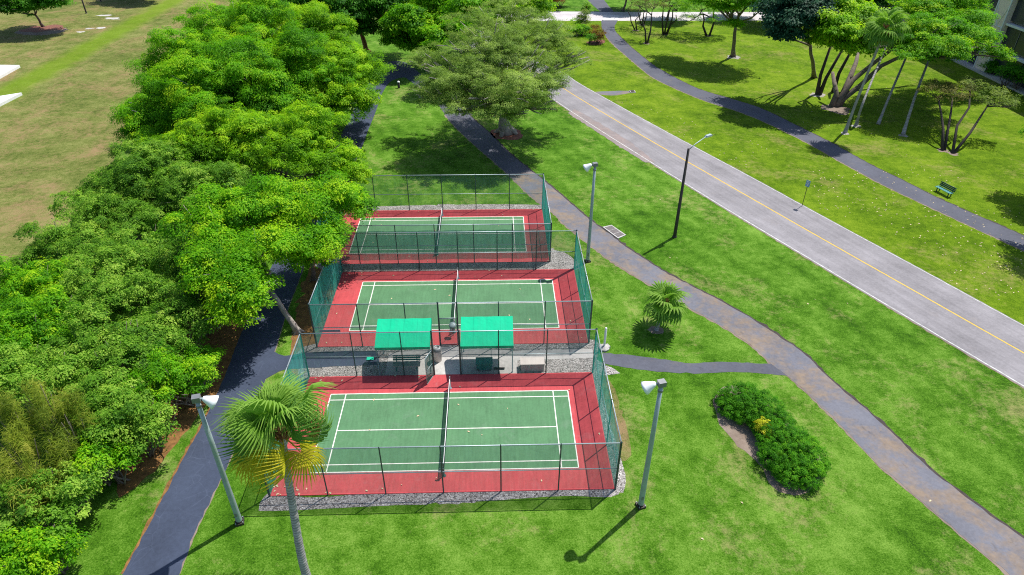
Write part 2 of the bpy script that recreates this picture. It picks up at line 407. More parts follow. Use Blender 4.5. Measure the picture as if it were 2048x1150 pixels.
def disc(name, c, r, z, mat, jit=.12, sq=1.0):
    return patch(name, [(c[0]+r*math.cos(t)*random.uniform(1-jit, 1+jit), c[1]+sq*r*math.sin(t)*random.uniform(1-jit, 1+jit)) for t in np.linspace(0, 2*math.pi, 15)[:-1]], z, mat, px=False, jit=.04, step=.15)

# ------------------------------------------------------------------ ground, roads, paths
g = MB(); N = 60; xs = np.linspace(-400, 400, N)
vs = [(x, y+150, 0) for y in xs for x in xs]; fs = [(j*N+i, j*N+i+1, (j+1)*N+i+1, (j+1)*N+i) for j in range(N-1) for i in range(N-1)]
tag(g.add(vs, fs).build('lawn', M_lawn), kind='structure')
# drier verge beyond the road
road_r = [(900, 30), (980, 72), (1040, 105), (1085, 128), (1128, 146), (1160, 167), (1240, 212), (1350, 272), (1500, 352), (1650, 434), (1850, 542), (2048, 650), (2280, 775)]
patch('lawn_beyond_road', [at(u-6, v+4) for u, v in road_r[2:]]+[(130, 0), (160, 60), at(2048, 30), at(1500, 35), at(1120, 36), at(1000, 60)], .004, M_lawn_r, px=False, jit=.02, step=.8)
patch('dry_field', [at(520, 40), at(500, 0), (-30, 190), (-190, 190), (-190, -20), at(-200, 760), at(0, 590), at(120, 470), at(240, 300), at(330, 150)], .004, M_field, px=False, jit=.3, step=.8)

def bare(name, pts, z, mat): return patch(name, pts, z, mat)
road_l = [(850, 50), (930, 92), (985, 122), (1030, 150), (1078, 180), (1130, 216), (1200, 262), (1300, 325), (1450, 418), (1600, 508), (1800, 628), (2048, 775), (2250, 893)]
road_r = [(900, 30), (980, 72), (1040, 105), (1085, 128), (1128, 146), (1160, 167), (1240, 212), (1350, 272), (1500, 352), (1650, 434), (1850, 542), (2048, 650), (2280, 775)]
ribbon('road', road_l, road_r, .010, M_road, jit=.02)
RA = [at(*p) for p in road_l]; RB = [at(*p) for p in road_r]
RAc = catmull(RA, .5); RBc = catmull(RB, .5); nR = 260; RAc = resample(RAc, nR); RBc = resample(RBc, nR)
def road_line(name, t0, t1, mat, z=.014, wob=.006):
    vs = []; fs = []
    for i in range(nR):
        c = RBc[i]-RAc[i]; w = c.length; u = c.normalized()
        p0 = RAc[i]+c*t0; p1 = RAc[i]+c*t1
        j = random.gauss(0, wob); vs += [(p0.x+u.x*j, p0.y+u.y*j, z), (p1.x+u.x*j, p1.y+u.y*j, z)]
        if i: fs.append((2*i-2, 2*i, 2*i+1, 2*i-1))
    return tag(MB().add(vs, fs).build(name, mat), kind='structure')
road_line('road_edge_line', .012, .027, M_edge); road_line('road_edge_line', .976, .988, M_edge)
road_line('road_centre_line', .512, .530, M_yellow)
ribbon('road_wear', [(1136, 226), (1180, 255), (1230, 287), (1290, 325)], [(1150, 218), (1215, 256), (1265, 287), (1310, 325)], .013, M_road_red, jit=.08)
ribbon('cross_road', [(930, 43), (1120, 42), (1300, 41.5), (1540, 41), (2300, 40)], [(930, 22), (1120, 23), (1300, 24), (1540, 24), (2300, 25)], .008, M_cross, jit=.02, step=2)
for k in range(4):
    y0 = 40.5-k*2.6
    ribbon('crosswalk_stripe', [(1206, y0), (1238, y0)], [(1206, y0-1.2), (1238, y0-1.2)], .013, M_white, jit=0, step=1)
walk_l = [(808, 150), (838, 176), (873, 204), (890, 230), (914, 257), (956, 296), (984, 320), (1015, 348), (1067, 397), (1106, 426), (1130, 450), (1176, 487), (1220, 520), (1282, 560), (1380, 616), (1457, 660), (1508, 696), (1545, 730), (1580, 755), (1636, 806), (1698, 868), (1764, 935), (1867, 1022), (1944, 1088), (2016, 1147), (2120, 1230)]
walk_r = [(834, 142), (868, 168), (900, 192), (928, 219), (953, 244), (984, 271), (1019, 306), (1064, 343), (1088, 361), (1120, 388), (1178, 438), (1204, 457), (1259, 498), (1321, 539), (1359, 560), (1467, 616), (1559, 673), (1610, 709), (1662, 760), (1769, 852), (1867, 945), (1970, 1022), (2048, 1078), (2160, 1165)]
k = 10
ribbon('walkway', walk_l[7:], walk_r[7:], .012, M_walk, jit=.035)
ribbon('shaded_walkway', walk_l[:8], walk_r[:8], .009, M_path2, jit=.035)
lp_l = [(180, 1280), (245, 1148), (274, 1095), (333, 982), (352, 946), (378, 896), (411, 837), (450, 751), (480, 672), (515, 600), (545, 530), (600, 420), (655, 320), (690, 255), (720, 195), (748, 150), (764, 130), (790, 122), (818, 128), (838, 146)]
lp_r = [(300, 1280), (358, 1148), (391, 1064), (430, 982), (462, 915), (503, 826), (543, 724), (571, 632), (598, 560), (622, 500), (665, 410), (720, 302), (736, 262), (752, 222), (762, 192), (776, 168), (790, 159), (808, 155), (820, 162), (832, 172)]
ribbon('path', lp_l, lp_r, .010, M_path, jit=.03)
ribbon('path_spur', [(520, 765), (560, 742), (600, 737), (700, 732), (760, 730)], [(540, 700), (570, 712), (610, 706), (700, 702), (755, 702)], .014, M_path, jit=.02)
rp_l = [(1203, 40), (1204, 58), (1213, 74), (1229, 91), (1253, 112), (1285, 139), (1306, 155), (1348, 176), (1411, 202), (1477, 223), (1543, 250), (1626, 292), (1696, 332), (1765, 369), (1825, 398), (1930, 447), (2048, 502), (2200, 575)]
rp_r = [(1236, 40), (1229, 54), (1234, 67), (1250, 83), (1271, 102), (1306, 130), (1324, 141), (1359, 160), (1400, 179), (1463, 198), (1522, 217), (1585, 247), (1661, 285), (1731, 324), (1800, 358), (1880, 398), (2048, 472), (2210, 545)]
ribbon('right_path', rp_l, rp_r, .012, M_path2, jit=.04)
ribbon('path_beyond_crossing', [(1150, -30), (1180, 5), (1202, 24)], [(1190, -30), (1212, 5), (1228, 24)], .010, M_path2, step=1)
ribbon('link_path', [(1206, 727), (1267, 737), (1328, 745), (1405, 746), (1487, 744), (1584, 753)], [(1206, 706), (1267, 711), (1328, 719), (1380, 727), (1431, 724), (1548, 728)], .009, M_path2, jit=.03)
ribbon('drive_stub', [(1190, 188), (1225, 191), (1262, 186)], [(1186, 184), (1225, 182), (1262, 181.5)], .0065, M_walk)
# bare-soil edges along the walk and the asphalt path
def edge_strip(name, pts, w, z, mat, jit=.07):
    a = catmull([at(*p) for p in pts], .3); vs = []; fs = []
    for i, p in enumerate(a):
        d = (a[min(i+1, len(a)-1)]-a[max(i-1, 0)]).normalized(); nrm = Vector((-d.y, d.x, 0))
        for s in (-1, 1):
            q = p+nrm*s*(w/2+abs(random.gauss(0, jit))); vs.append((q.x, q.y, z))
        if i: fs.append((2*i-2, 2*i-1, 2*i+1, 2*i))
    return tag(MB().add(vs, fs).build(name, mat), kind='structure')
edge_strip('soil_edge', walk_r[3:], .22, .006, M_bark_d)
edge_strip('soil_edge', walk_l[3:], .14, .006, M_soil)
edge_strip('litter_edge', lp_l[1:10], .15, .006, M_litter)
edge_strip('litter_edge', lp_r[1:12], .06, .006, M_soil, .03)
edge_strip('soil_edge', rp_l[2:], .22, .006, M_soil); edge_strip('soil_edge', rp_r[2:], .18, .006, M_bark_d)
edge_strip('soil_edge', road_l[2:], .12, .006, M_soil, .06)

# gravel and litter beds round the courts
patch('gravel_bed', [(516, 1022), (540, 985), (620, 995), (760, 985), (900, 978), (1080, 970), (1215, 955), (1243, 945), (1242, 978), (1222, 994), (1130, 992), (1000, 1000), (880, 1008), (740, 1013), (600, 1020)], .005, M_gravel, jit=.08)
patch('gravel_bed', [(-9.6, 4.3), (9.3, 4.3), (9.45, 6.0), (9.4, 8.0), (3, 8.2), (-9.3, 8.0)], .005, M_gravel, px=False, jit=.08)
patch('gravel_bed', [(-9.6, 16.7), (0, 16.9), (9.2, 16.9), (9.5, 18.0), (8.6, 19.5), (7.2, 20.2), (6.5, 18.4), (-3, 18.3), (-11.3, 18.3)], .005, M_gravel, px=False, jit=.10)
patch('gravel_bed', [(-10.8, 26.9), (7.2, 27.2), (7.5, 28.0), (3, 28.4), (-4, 28.3), (-10.9, 27.9)], .005, M_gravel, px=False, jit=.12)
patch('gravel_bed', [(8.8, -4.6), (9.4, -4.7), (9.7, -3.4), (9.55, -1.0), (9.35, 2.0), (9.45, 4.6), (9.0, 4.8)], .0055, M_gravel, px=False, jit=.1)
patch('bare_soil', [(9.4, -2.6), (10.3, -2.2), (10.3, 1.5), (10.1, 3.6), (9.5, 4.4)], .0045, M_field, px=False, jit=.06)
patch('leaf_litter', [(-9.0, 6.9), (-8.9, 9), (-9.0, 17), (-9.6, 19), (-11.1, 24), (-11.8, 22), (-11.6, 14), (-10.9, 8), (-10.2, 5.2), (-9.3, 5)], .0045, M_litter, px=False, jit=.18)
patch('leaf_litter', [(-14.4, 3.2), (-14.0, 8), (-15.0, 14), (-20, 12), (-19, 3), (-17, -4), (-15.6, -2.5)], .0052, M_litter, px=False, jit=.12)
# concrete apron by the shelters
patch('concrete_apron', [(-4.2, 4.74), (4.25, 4.74), (4.25, 6.0), (9.3, 6.15), (9.3, 7.05), (4.4, 7.0), (4.2, 6.95), (0.9, 7.5), (-1.2, 7.5), (-4.2, 6.9)], .009, M_conc, px=False, jit=0, step=0)

# ------------------------------------------------------------------ courts
CL, CW = 14.52, 6.10
courts = [(0.0, 0.0, (-8.95, -4.52, 9.02, 4.70)), (0.02, 12.44, (-9.10, 7.70, 9.14, 16.98)), (-1.78, 22.79, (-10.90, 18.15, 7.30, 27.30))]
for cx, cy, (x0, y0, x1, y1) in courts:
    q = thing('court_surface', None, None); q['kind'] = 'structure'
    b = MB().box(((x0+x1)/2, (y0+y1)/2, .008), (x1-x0, y1-y0, .036)); b.build('red_surround', M_red, q)
    MB().box((cx, cy, .028), (CL, CW, .012)).build('green_playing_area', M_green, q)
    L = MB(); w = .060; z = .0365
    def ln(ax, ay, bx, by):
        if ay == by: L.box((cx+(ax+bx)/2, cy+ay, z), (abs(bx-ax), w, .003))
        else: L.box((cx+ax, cy+(ay+by)/2, z), (w, abs(by-ay), .003))
    hx, hy = CL/2, CW/2; ix, iy = hx-.92, hy-.52
    ln(-hx, hy, hx, hy); ln(-hx, -hy, hx, -hy); ln(-hx, -hy+w/2, -hx, hy-w/2); ln(hx, -hy+w/2, hx, hy-w/2)
    L.build('boundary_line', M_line, q); L = MB(); z = .0385
    ln(-ix, -hy+w/2, -ix, hy-w/2); ln(ix, -hy+w/2, ix, hy-w/2); L.build('service_line', M_line, q); L = MB(); z = .0405
    ln(-hx, iy, hx, iy); ln(-hx, -iy, hx, -iy); ln(-ix, 0, ix, 0); L.build('side_line', M_line, q)

# nets
def make_net(label, cx, cy):
    t = thing('court_net', label, 'net', (cx, cy, .03), 0, 'nets across the courts')
    for s in (-1, 1):
        MB().lathe([(.0, 0), (.11, 0), (.11, .02), (.045, .025), (.045, .92), (.05, .93), (.0, .96)], (0, s*3.42, 0), 10).build('net_post', M_rail if s > 0 else M_post, t, True)
    MB().box((0, 0, .45), (.004, 6.7, .58)).build('net_mesh', M_netmesh, t)
    MB().box((0, 0, .775), (.03, 6.74, .07)).build('tape', M_white, t)
    MB().tube([(0, -3.4, .80), (0, 3.4, .80)], .008, 6).build('cable', M_post, t)
    if cy < 1:
        MB().box((-.06, -3.5, .62), (.14, .1, .12)).lathe([(.0, 0), (.05, 0), (.05, .06), (0, .06)], (-.15, -3.5, .62), 8, Vector((-1, 0, 0))).build('crank', M_post, t)
    return t
make_net('low net across the nearest court', 0, 0)
make_net('low net across the middle court', 0.02, 12.44)
make_net('low net across the farthest court', -1.78, 22.79)

# ------------------------------------------------------------------ court fences
HF = 3.50
post_me = MB().lathe([(.037, 0), (.035, HF-.02), (.042, HF-.01), (.0, HF+.03)], n=8).mesh('post', M_post, True)
corner_me = MB().lathe([(.055, 0), (.055, HF), (.062, HF+.005), (.062, HF+.03), (.0, HF+.09)], n=8).mesh('corner_post', M_post, True)
def fence(label, rect, mats, bays=(6, 3), gates=(), mid=1.62):
    x0, y0, x1, y1 = rect
    t = thing('court_fence', label, 'fence', ((x0+x1)/2, y0, 0), 0, 'chain link fences round the courts')
    ox, oy = (x0+x1)/2, y0
    for x, y in ((x0, y0), (x1, y0), (x1, y1), (x0, y1)): link('corner_post', corner_me, t, (x-ox, y-oy, 0))
    sides = {'front': ((x0, y0), (x1, y0), bays[0]), 'right': ((x1, y0), (x1, y1), bays[1]), 'back': ((x1, y1), (x0, y1), bays[0]), 'left': ((x0, y1), (x0, y0), bays[1])}
    for sname, (a, b, nb) in sides.items():
        gate = [g_ for g_ in gates if g_[0] == sname]
        for k in range(1, nb):
            x = a[0]+(b[0]-a[0])*k/nb; y = a[1]+(b[1]-a[1])*k/nb
            if gate and abs(x-(gate[0][1]+gate[0][2])/2) < 1.0: continue
            link('post', post_me, t, (x-ox, y-oy, 0))
        A = Vector((a[0]-ox, a[1]-oy, 0)); B = Vector((b[0]-ox, b[1]-oy, 0))
        MB().tube([A+Vector((0, 0, HF-.03)), B+Vector((0, 0, HF-.03))], .034, 8).build('top_rail', M_rail, t, True)
        d = (B-A).normalized(); nn = Vector((-d.y, d.x, 0))
        runs = [(A, B)]
        if gate:
            g0, g1 = sorted((gate[0][1]-ox, gate[0][2]-ox)); s = 1 if B.x > A.x else -1
            ga = Vector((g0 if s > 0 else g1, A.y, 0)); gb = Vector((g1 if s > 0 else g0, A.y, 0)); runs = [(A, ga), (gb, B)]
            for gx in (g0, g1): link('gate_post', corner_me, t, (gx, A.y, 0))
        mr = MB(); pm = MB()
        for p, q in runs:
            mr.tube([p+Vector((0, 0, mid)), q+Vector((0, 0, mid))], .027, 8)
            o = nn*.05
            L_ = (q-p).length; m = max(1, int(L_/.5)); zs = [.06, .9, 1.8, 2.7, HF-.06]; vs = []; fs = []
            for i in range(m+1):
                for z in zs:
                    w = p.lerp(q, i/m)+nn*(.05+.012*math.sin(i*1.7+z*2)*math.sin(z)); vs.append((w.x, w.y, z))
            nz = len(zs)
            for i in range(m):
                for j in range(nz-1): fs.append((i*nz+j, (i+1)*nz+j, (i+1)*nz+j+1, i*nz+j+1))
            pm.add(vs, fs)
        mr.build('mid_rail', M_rail, t, True)
        pm.build('mesh_panel', mats[sname], t, True)
    return t
f1 = fence('tall green chain link fence round the nearest court', courts[0][2], {'front': M_chain, 'right': M_chain_side, 'back': M_chain, 'left': M_screen}, gates=(('back', -1.06, .62),))
f2 = fence('tall green chain link fence round the middle court', courts[1][2], {'front': M_chain, 'right': M_screen, 'back': M_chain, 'left': M_screen}, gates=(('front', -.86, .36),))
f3 = fence('tall green chain link fence round the farthest court', courts[2][2], {'front': M_chain, 'right': M_screen, 'back': M_chain, 'left': M_screen})
# dark windscreen laced to the near side of the farthest court's fence
x0, y0, x1, y1 = courts[2][2]; ox, oy = (x0+x1)/2, y0
vs = []; fs = []; m = 60; zs = [.28, .9, 1.5, 2.2, 2.92]
for i in range(m+1):
    for z in zs:
        sag = .025*math.sin(i*math.pi/3.33)
        vs.append((x0+.12+(x1-x0-.24)*i/m-ox, .10+.015*math.sin(i*.9+z*3), z+(sag if z in (.28, 2.92) else 0)))
for i in range(m):
    for j in range(4): fs.append((i*5+j, (i+1)*5+j, (i+1)*5+j+1, i*5+j+1))
o = MB().add(vs, fs).build('windscreen', M_screen_dense, f3, True); o['label'] = 'dark green windscreen laced along the near side'
# gate leaves and braces
def gate_leaf(parent, x, y, w, h, ang, z0=.05):
    g_ = MB(); q = [(0, 0, z0), (w, 0, z0), (w, 0, h-.12), (w-.12, 0, h), (0, 0, h), (0, 0, z0)]
    g_.tube(q, .024, 6); g_.tube([(0, 0, (h+z0)/2), (w, 0, (h+z0)/2)], .02, 6); g_.tube([(0, 0, z0), (w, 0, (h+z0)/2)], .012, 6)
    lo = parent.location
    o = g_.build('gate', M_rail, parent, True, (x-lo.x, y-lo.y, 0), ang)
    MB().box((w/2, 0, (h+z0)/2), (w-.05, .004, h-z0-.05)).build('mesh_panel', M_chain, o)
    return o
gate_leaf(f1, -1.06, 4.76, 1.05, 2.1, R(-112)); gate_leaf(f2, -.86, 7.70, 1.16, 2.2, R(4))
MB().tube([(-.86-f2.location.x, 0, 2.25), (.36-f2.location.x, 0, 2.25)], .026, 6).build('gate_header', M_rail, f2, True)

# ------------------------------------------------------------------ shade shelters (green canvas on a pipe frame)
def shelter(label, x0, x1, y0, y1):
    t = thing('shade_shelter', label, 'shelter', ((x0+x1)/2, (y0+y1)/2, .009), 0, 'canvas shelters between the courts')
    w = (x1-x0)/2; d = (y1-y0)/2
    # profile from the front eave over the ridge to the back eave
    prof = [(-d, 2.02), (-d-.01, 2.22), (-d*.05, 2.62), (d*.86, 2.93), (d, 2.80), (d, 2.45)]
    n = 18; vs = []; fs = []
    for i in range(n+1):
        x = -w+2*w*i/n; edge = abs(2*i/n-1)
        for k, (y, z) in enumerate(prof):
            sag = -.025*math.sin(math.pi*i/n*3)**2 if k in (2, 3) else 0
            flut = .012*math.sin(i*2.4) if k in (0, 5) else 0
            vs.append((x, y+flut, z+sag))
    P = len(prof)
    for i in range(n):
        for k in range(P-1): fs.append((i*P+k, i*P+k+1, (i+1)*P+k+1, (i+1)*P+k))
    o = MB().add(vs, fs).build('canvas_roof', M_canvas_roof, t)
    md = o.modifiers.new('thick', 'SOLIDIFY'); md.thickness = .012; md.offset = -1
    for s in (-1, 1):
        e = [(s*(w-.004), y, z-.012) for y, z in prof]
        MB().add(e, [tuple(range(P)) if s > 0 else tuple(range(P))[::-1]]).build('end_panel', M_canvas_roof, t)
        for y, z in ((-d+.06, 2.15), (d-.06, 2.72)):
            MB().lathe([(.07, 0), (.07, .015), (.032, .02), (.032, z)], (s*(w-.07), y, 0), 8).build('post', M_galv, t, True)
        MB().tube([(s*(w-.07), -d+.06, 2.14), (s*(w-.07), d-.06, 2.70)], .025, 6).build('rafter', M_galv, t, True)
    for y, z in ((-d+.06, 2.12), (0, 2.57), (d-.06, 2.68)):
        MB().tube([(-w+.07, y, z), (w-.07, y, z)], .025, 6).build('purlin', M_galv, t, True)
    return t
shelter('green canvas shelter shading a teal bench, left of the gate', -4.62, -1.22, 4.80, 6.95)
shelter('green canvas shelter beside the low beige chest', .66, 3.96, 4.80, 7.05)
# bench under the left shelter (faces the near court)
def bench(name, label, loc, rz, length, mseat, mback, mleg, plank=3):
    t = thing(name, label, 'bench', loc, rz)
    s_ = MB()
    for k in range(plank): s_.box((0, -.20+k*.17, .45), (length, .14, .04))
    s_.build('seat', mseat, t)
    b_ = MB()
    for k in range(3): b_.box((0, .235+.035*k, .60+k*.135), (length, .03, .115))
    b_.build('backrest', mback, t)
    for s in (-1, 1):
        x = s*(length/2-.22)
        MB().box((x, -.16, .215), (.07, .07, .43)).build('leg', mleg, t); MB().box((x, .20, .215), (.07, .07, .43)).build('leg', mleg, t)
        MB().tube([(x, .2, .40), (x, .285, .95)], .03, 6).box((x, 0, .41), (.06, .44, .04)).build('frame', mleg, t)
    return t
bench('bench', 'teal slatted bench in the shade of the left canvas shelter', (-2.85, 5.30, .01), 0, 1.75, M_conc, M_teal, M_teal)
# things by the right shelter
t = thing('storage_bin', 'dark teal lidded bin in the shade of the right canvas shelter', 'bin', (2.1, 5.28, .01))
MB().box((0, 0, .33), (.95, .55, .50), 0, 1.06).build('body', M_teal, t)
MB().box((0, 0, .615), (1.08, .66, .06)).box((0, -.34, .60), (.3, .03, .05)).build('lid', M_teal, t)
for s in (-1, 1): MB().lathe([(0, -.05), (.09, -.05), (.09, .05), (0, .05)], (s*.38, -.22, .10), 12, Vector((1, 0, 0))).build('wheel', M_bark_d, t)
t = thing('push_broom', 'broom leaning upright beside the dark teal bin', 'broom', (3.05, 5.2, .01))
MB().box((0, -.05, .10), (.72, .07, .07)).build('head', M_bark_d, t); MB().box((0, -.05, .033), (.70, .06, .062)).build('bristles', M_bark_d, t)
MB().tube([(0, -.05, .12), (0, .38, 1.55)], .016, 6).build('handle', M_bark, t)
t = thing('notice_box', 'small dark box fixed to a thin post under the right canvas shelter', 'box', (2.55, 5.95, .01))
MB().tube([(0, 0, 0), (0, 0, 1.5)], .02, 6).build('post', M_galv, t); MB().box((0, -.06, 1.38), (.32, .10, .26)).build('box', M_bark_d, t)
t = thing('storage_chest', 'low beige chest with a flat lid on the concrete beside the right shelter', 'chest', (5.18, 5.22, .006))
MB().box((0, 0, .27), (1.46, .62, .54)).build('body', M_beige, t); MB().box((0, 0, .57), (1.54, .70, .06)).build('lid', M_beige, t)
t = thing('trash_can', 'round pale trash can with a grey top beside the left shelter', 'trash can', (-.95, 6.15, .01))
MB().lathe([(0, 0), (.27, 0), (.30, .85), (.30, .88), (0, .88)], n=18).build('body', M_beige, t, True)
MB().lathe([(.31, .86), (.31, .93), (.26, 1.05), (.15, 1.12), (.15, 1.06), (.02, 1.04), (0, 1.04)], n=18).build('lid', M_box, t, True)
t = thing('round_sign', 'small round grey disc on a short post at the middle court net', 'sign', (-.05, 8.72, .03))
MB().tube([(0, 0, 0), (0, 0, .88)], .03, 6).build('post', M_post, t); MB().lathe([(0, 0), (.25, 0), (.25, .05), (.1, .08), (0, .08)], (0, -.02, .86), 18, Vector((0, -.45, .9))).build('disc', M_galv, t, True)
t = thing('line_board', 'small flat green board lying on the dark path left of the shelter', 'board', (-5.35, 6.35, .016), R(3))
MB().box((0, 0, .06), (.46, .30, .03)).build('panel', M_canvas, t); MB().box((-.17, 0, .022), (.04, .26, .044)).box((.17, 0, .022), (.04, .26, .044)).build('foot', M_post, t)
t = thing('hook_post', 'short white bent pipe beside the left end of the left shelter', 'pipe', (-4.78, 6.6, .008))
MB().tube([(0, 0, 0), (0, 0, .75), (.02, 0, .88), (.08, 0, .95), (.16, 0, .95)], .035, 8).build('pipe', M_white, t, True)
t = thing('court_sign', 'long grey name board hung on the near fence of the middle court', 'sign', (-8.0, 7.60, 0))
MB().box((0, -.03, 1.45), (1.35, .03, .17)).build('board', M_grey, t); MB().box((-.4, .01, 1.45), (.03, .05, .1)).box((.4, .01, 1.45), (.03, .05, .1)).build('bracket', M_post, t)
t = thing('white_bollard', 'white pipe on a lumpy concrete foot where the short path meets the fence', 'bollard', tuple(at(1208, 697)))
MB().lathe([(.36, 0), (.38, .12), (.27, .2), (.16, .26), (0, .27)], n=9).box((.16, .05, .1), (.4, .34, .2), .4).build('foot', M_conc, t)
MB().lathe([(.075, .2), (.075, 1.72), (.05, 1.75), (0, 1.75)], n=12).build('pipe', M_white, t, True)

# ------------------------------------------------------------------ court lamp poles
def court_lamp(label, px, tip, side, mould=True):
    b = at(*px)
    t = thing('court_lamp', label, 'lamp post', tuple(b), 0, 'flood lamps on poles round the courts'); h = 8.25
    bz = MB().box((0, 0, .06), (.42, .42, .12), .3).lathe([(.17, .12), (.17, .2), (.0, .2)], n=12)
    bz.build('base', M_bronze, t)
    MB().lathe([(.15, .12), (.135, 2), (.115, 5), (.095, h), (0, h)], n=14).build('pole', M_galv, t, True)
    MB().box((0, 0, h+.14), (.34, .30, .26), .25).build('ballast_box', M_box, t)
    bt = MB()
    for k in range(4):
        q = k*1.571+.3+.785; bt.lathe([(0, .12), (.022, .12), (.022, .20), (0, .20)], (math.cos(q)*.24, math.sin(q)*.24, 0), 6)
    bt.build('bolt', M_galv, t); MB().box((0, -.135, .75), (.10, .03, .22)).build('hatch_cover', M_box, t)
    MB().lathe([(.118, 2.95), (.126, 2.96), (.126, 3.02), (.118, 3.03)], n=14).lathe([(.106, h-.35), (.122, h-.34), (.122, h-.24), (.106, h-.23)], n=14).build('collar', M_box, t)
    a = Vector((side[0], side[1], 0)).normalized()
    ax = (a*.80+Vector((0, 0, -.60))).normalized()
    c = a*.30+Vector((0, 0, h+.10))
    MB().tube([(a.x*.12, a.y*.12, h+.12), tuple(c)], .04, 8).build('arm', M_galv, t)
    MB().lathe([(0, -.06), (.09, -.05), (.14, .04), (.20, .20), (.28, .38), (.325, .50), (.315, .50), (.19, .22), (.1, .08), (0, .08)], c, 20, ax).build('lamp_shade', M_shade, t, True)
    return t
court_lamp('leaning looking grey lamp pole between the dark path and the nearest court corner', (480, 1045), (383, 795), (1, .15))
court_lamp('grey lamp pole with white shade on open grass right of the nearest court', (1281, 1012), (1325, 768), (-1, .1))
court_lamp('grey lamp pole with white shade beside the brown stained walkway', (1175, 523), (1189, 330), (-1, .1))
# road lamp
b = at(1349, 474)
t = thing('street_lamp', 'tall dark bronze street lamp with a single arm over the road verge', 'street lamp', tuple(b)); h = 8.0
MB().lathe([(.16, 0), (.15, .5), (.095, h), (0, h)], n=12).build('pole', M_bronze, t, True)
MB().lathe([(.20, 0), (.20, .1), (.15, .14)], n=12).build('base', M_bronze, t, True)
a = Vector((.80, .60, 0))
MB().tube([(0, 0, h-.1), tuple(a*.9+Vector((0, 0, h+.22))), tuple(a*2.0+Vector((0, 0, h+.50)))], [.045, .04, .035], 8).build('arm', M_galv, t, True)
c = a*2.35+Vector((0, 0, h+.52))
MB().box(tuple(c), (.75, .28, .13), math.atan2(a.y, a.x), .8).lathe([(.13, -.12), (.11, -.17), (0, -.19)], tuple(c+a*.1+Vector((0, 0, .05))), 12).build('lamp_head', M_galv, t)
# road sign
b = at(1604, 412)
t = thing('road_sign', 'small blue and white sign on a thin post on the far road verge', 'sign', tuple(b), R(-52))
MB().tube([(0, 0, 0), (0, 0, 2.5)], .03, 6).build('post', M_bronze, t)
MB().box((0, -.04, 2.28), (.40, .02, .62)).build('panel', simple('sign_blue', (.14, .33, .46), .5), t)
sg = MB()
for k, (dx, ww) in enumerate(((0, .24), (.03, .18), (-.03, .22), (.0, .12))): sg.box((dx, -.053, 2.47-k*.12), (ww, .004, .055))
sg.build('lettering', M_white, t)
# green bench on the right lawn
bench('park_bench', 'dark green park bench on the grass beside the right path', tuple(at(1886, 388)), math.atan2(at(1897, 399).y-at(1872, 386).y, at(1897, 399).x-at(1872, 386).x), 1.75, simple('bench_light_teal', (.06, .27, .27), .6), simple('bench_green', (.01, .075, .065), .6), simple('bench_green_leg', (.01, .05, .045), .6))
# utility slab, drain, bollard light, left posts
t = thing('utility_slab', 'concrete slab with grey covers set in the grass by the walkway', 'slab', tuple((at(1207, 455)+at(1250, 470))/2), 0)
P4 = [at(1205, 455), at(1223, 451), at(1252, 471), at(1236, 478)]; c0 = t.location.copy()
vs = [(p.x-c0.x, p.y-c0.y, z) for z in (0, .07) for p in P4]
MB().add(vs, [(3, 2, 1, 0), (4, 5, 6, 7), (0, 1, 5, 4), (1, 2, 6, 5), (2, 3, 7, 6), (3, 0, 4, 7)]).build('frame', M_conc, t)
for k in range(3):
    def W_(s, r): return (P4[0]*(1-s)*(1-r)+P4[1]*(1-s)*r+P4[2]*s*r+P4[3]*s*(1-r))-c0
    s0, s1 = .07+k*.30, .07+k*.30+.27
    q = [W_(s0, .12), W_(s0, .88), W_(s1, .88), W_(s1, .12)]
    MB().add([(p.x, p.y, z) for z in (.06, .085) for p in q], [(3, 2, 1, 0), (4, 5, 6, 7), (0, 1, 5, 4), (1, 2, 6, 5), (2, 3, 7, 6), (3, 0, 4, 7)]).build('cover', M_cover, t)
t = thing('storm_drain', 'small dark drain at the end of the short concrete stub', 'drain', tuple(at(1265, 184)))
MB().box((0, 0, .05), (.7, .9, .10)).build('frame', M_conc, t); MB().box((0, 0, .115), (.5, .7, .03)).build('grate', M_bark_d, t)
t = thing('bollard_light', 'small dark bollard with white top on the shaded grass inside the path loop', 'bollard', tuple(at(798, 176)))
MB().lathe([(.16, 0), (.16, .75), (0, .75)], n=12).build('body', M_bronze, t, True); MB().lathe([(.18, .75), (.18, .87), (.1, .94), (0, .95)], n=12).build('cap', M_white, t, True)
for px, hh, lab in (((173, 27), 5.0, 'dark wooden pole on the dry field near the leaning tree'), ((202, 3), 2.6, 'short dark pole farther back on the dry field')):
    t = thing('wooden_pole', lab, 'pole', tuple(at(*px)), 0, 'poles on the dry field')
    MB().lathe([(.14, 0), (.12, hh), (0, hh+.03)], n=10).build('pole', M_bark_d, t, True); MB().lathe([(.2, 0), (.19, .06), (.13, .09)], n=10).build('collar', M_bark, t, True)
# low white slabs poking in at the left edge
def white_slab(label, pts, z):
    P_ = [at(*p, z) for p in pts]; c = sum(P_, Vector())/len(P_)
    n_ = len(P_); vs = [(p.x-c.x, p.y-c.y, zz) for zz in (0, z) for p in P_]
    o = MB().add(vs, [tuple(range(n_))[::-1], tuple(range(n_, 2*n_))]+[(i, (i+1) % n_, n_+(i+1) % n_, n_+i) for i in range(n_)]).build('white_slab', M_white, None, False, (c.x, c.y, 0))
    return tag(o, label, 'slab', 'white slabs at the left edge')
white_slab('upper of the two low white slabs at the left edge of the field', [(39, 130), (-20, 163), (-120, 163), (-90, 129)], .35)
white_slab('lower of the two low white slabs at the left edge of the field', [(43, 185), (-20, 217), (-120, 226), (-90, 206)], .35)
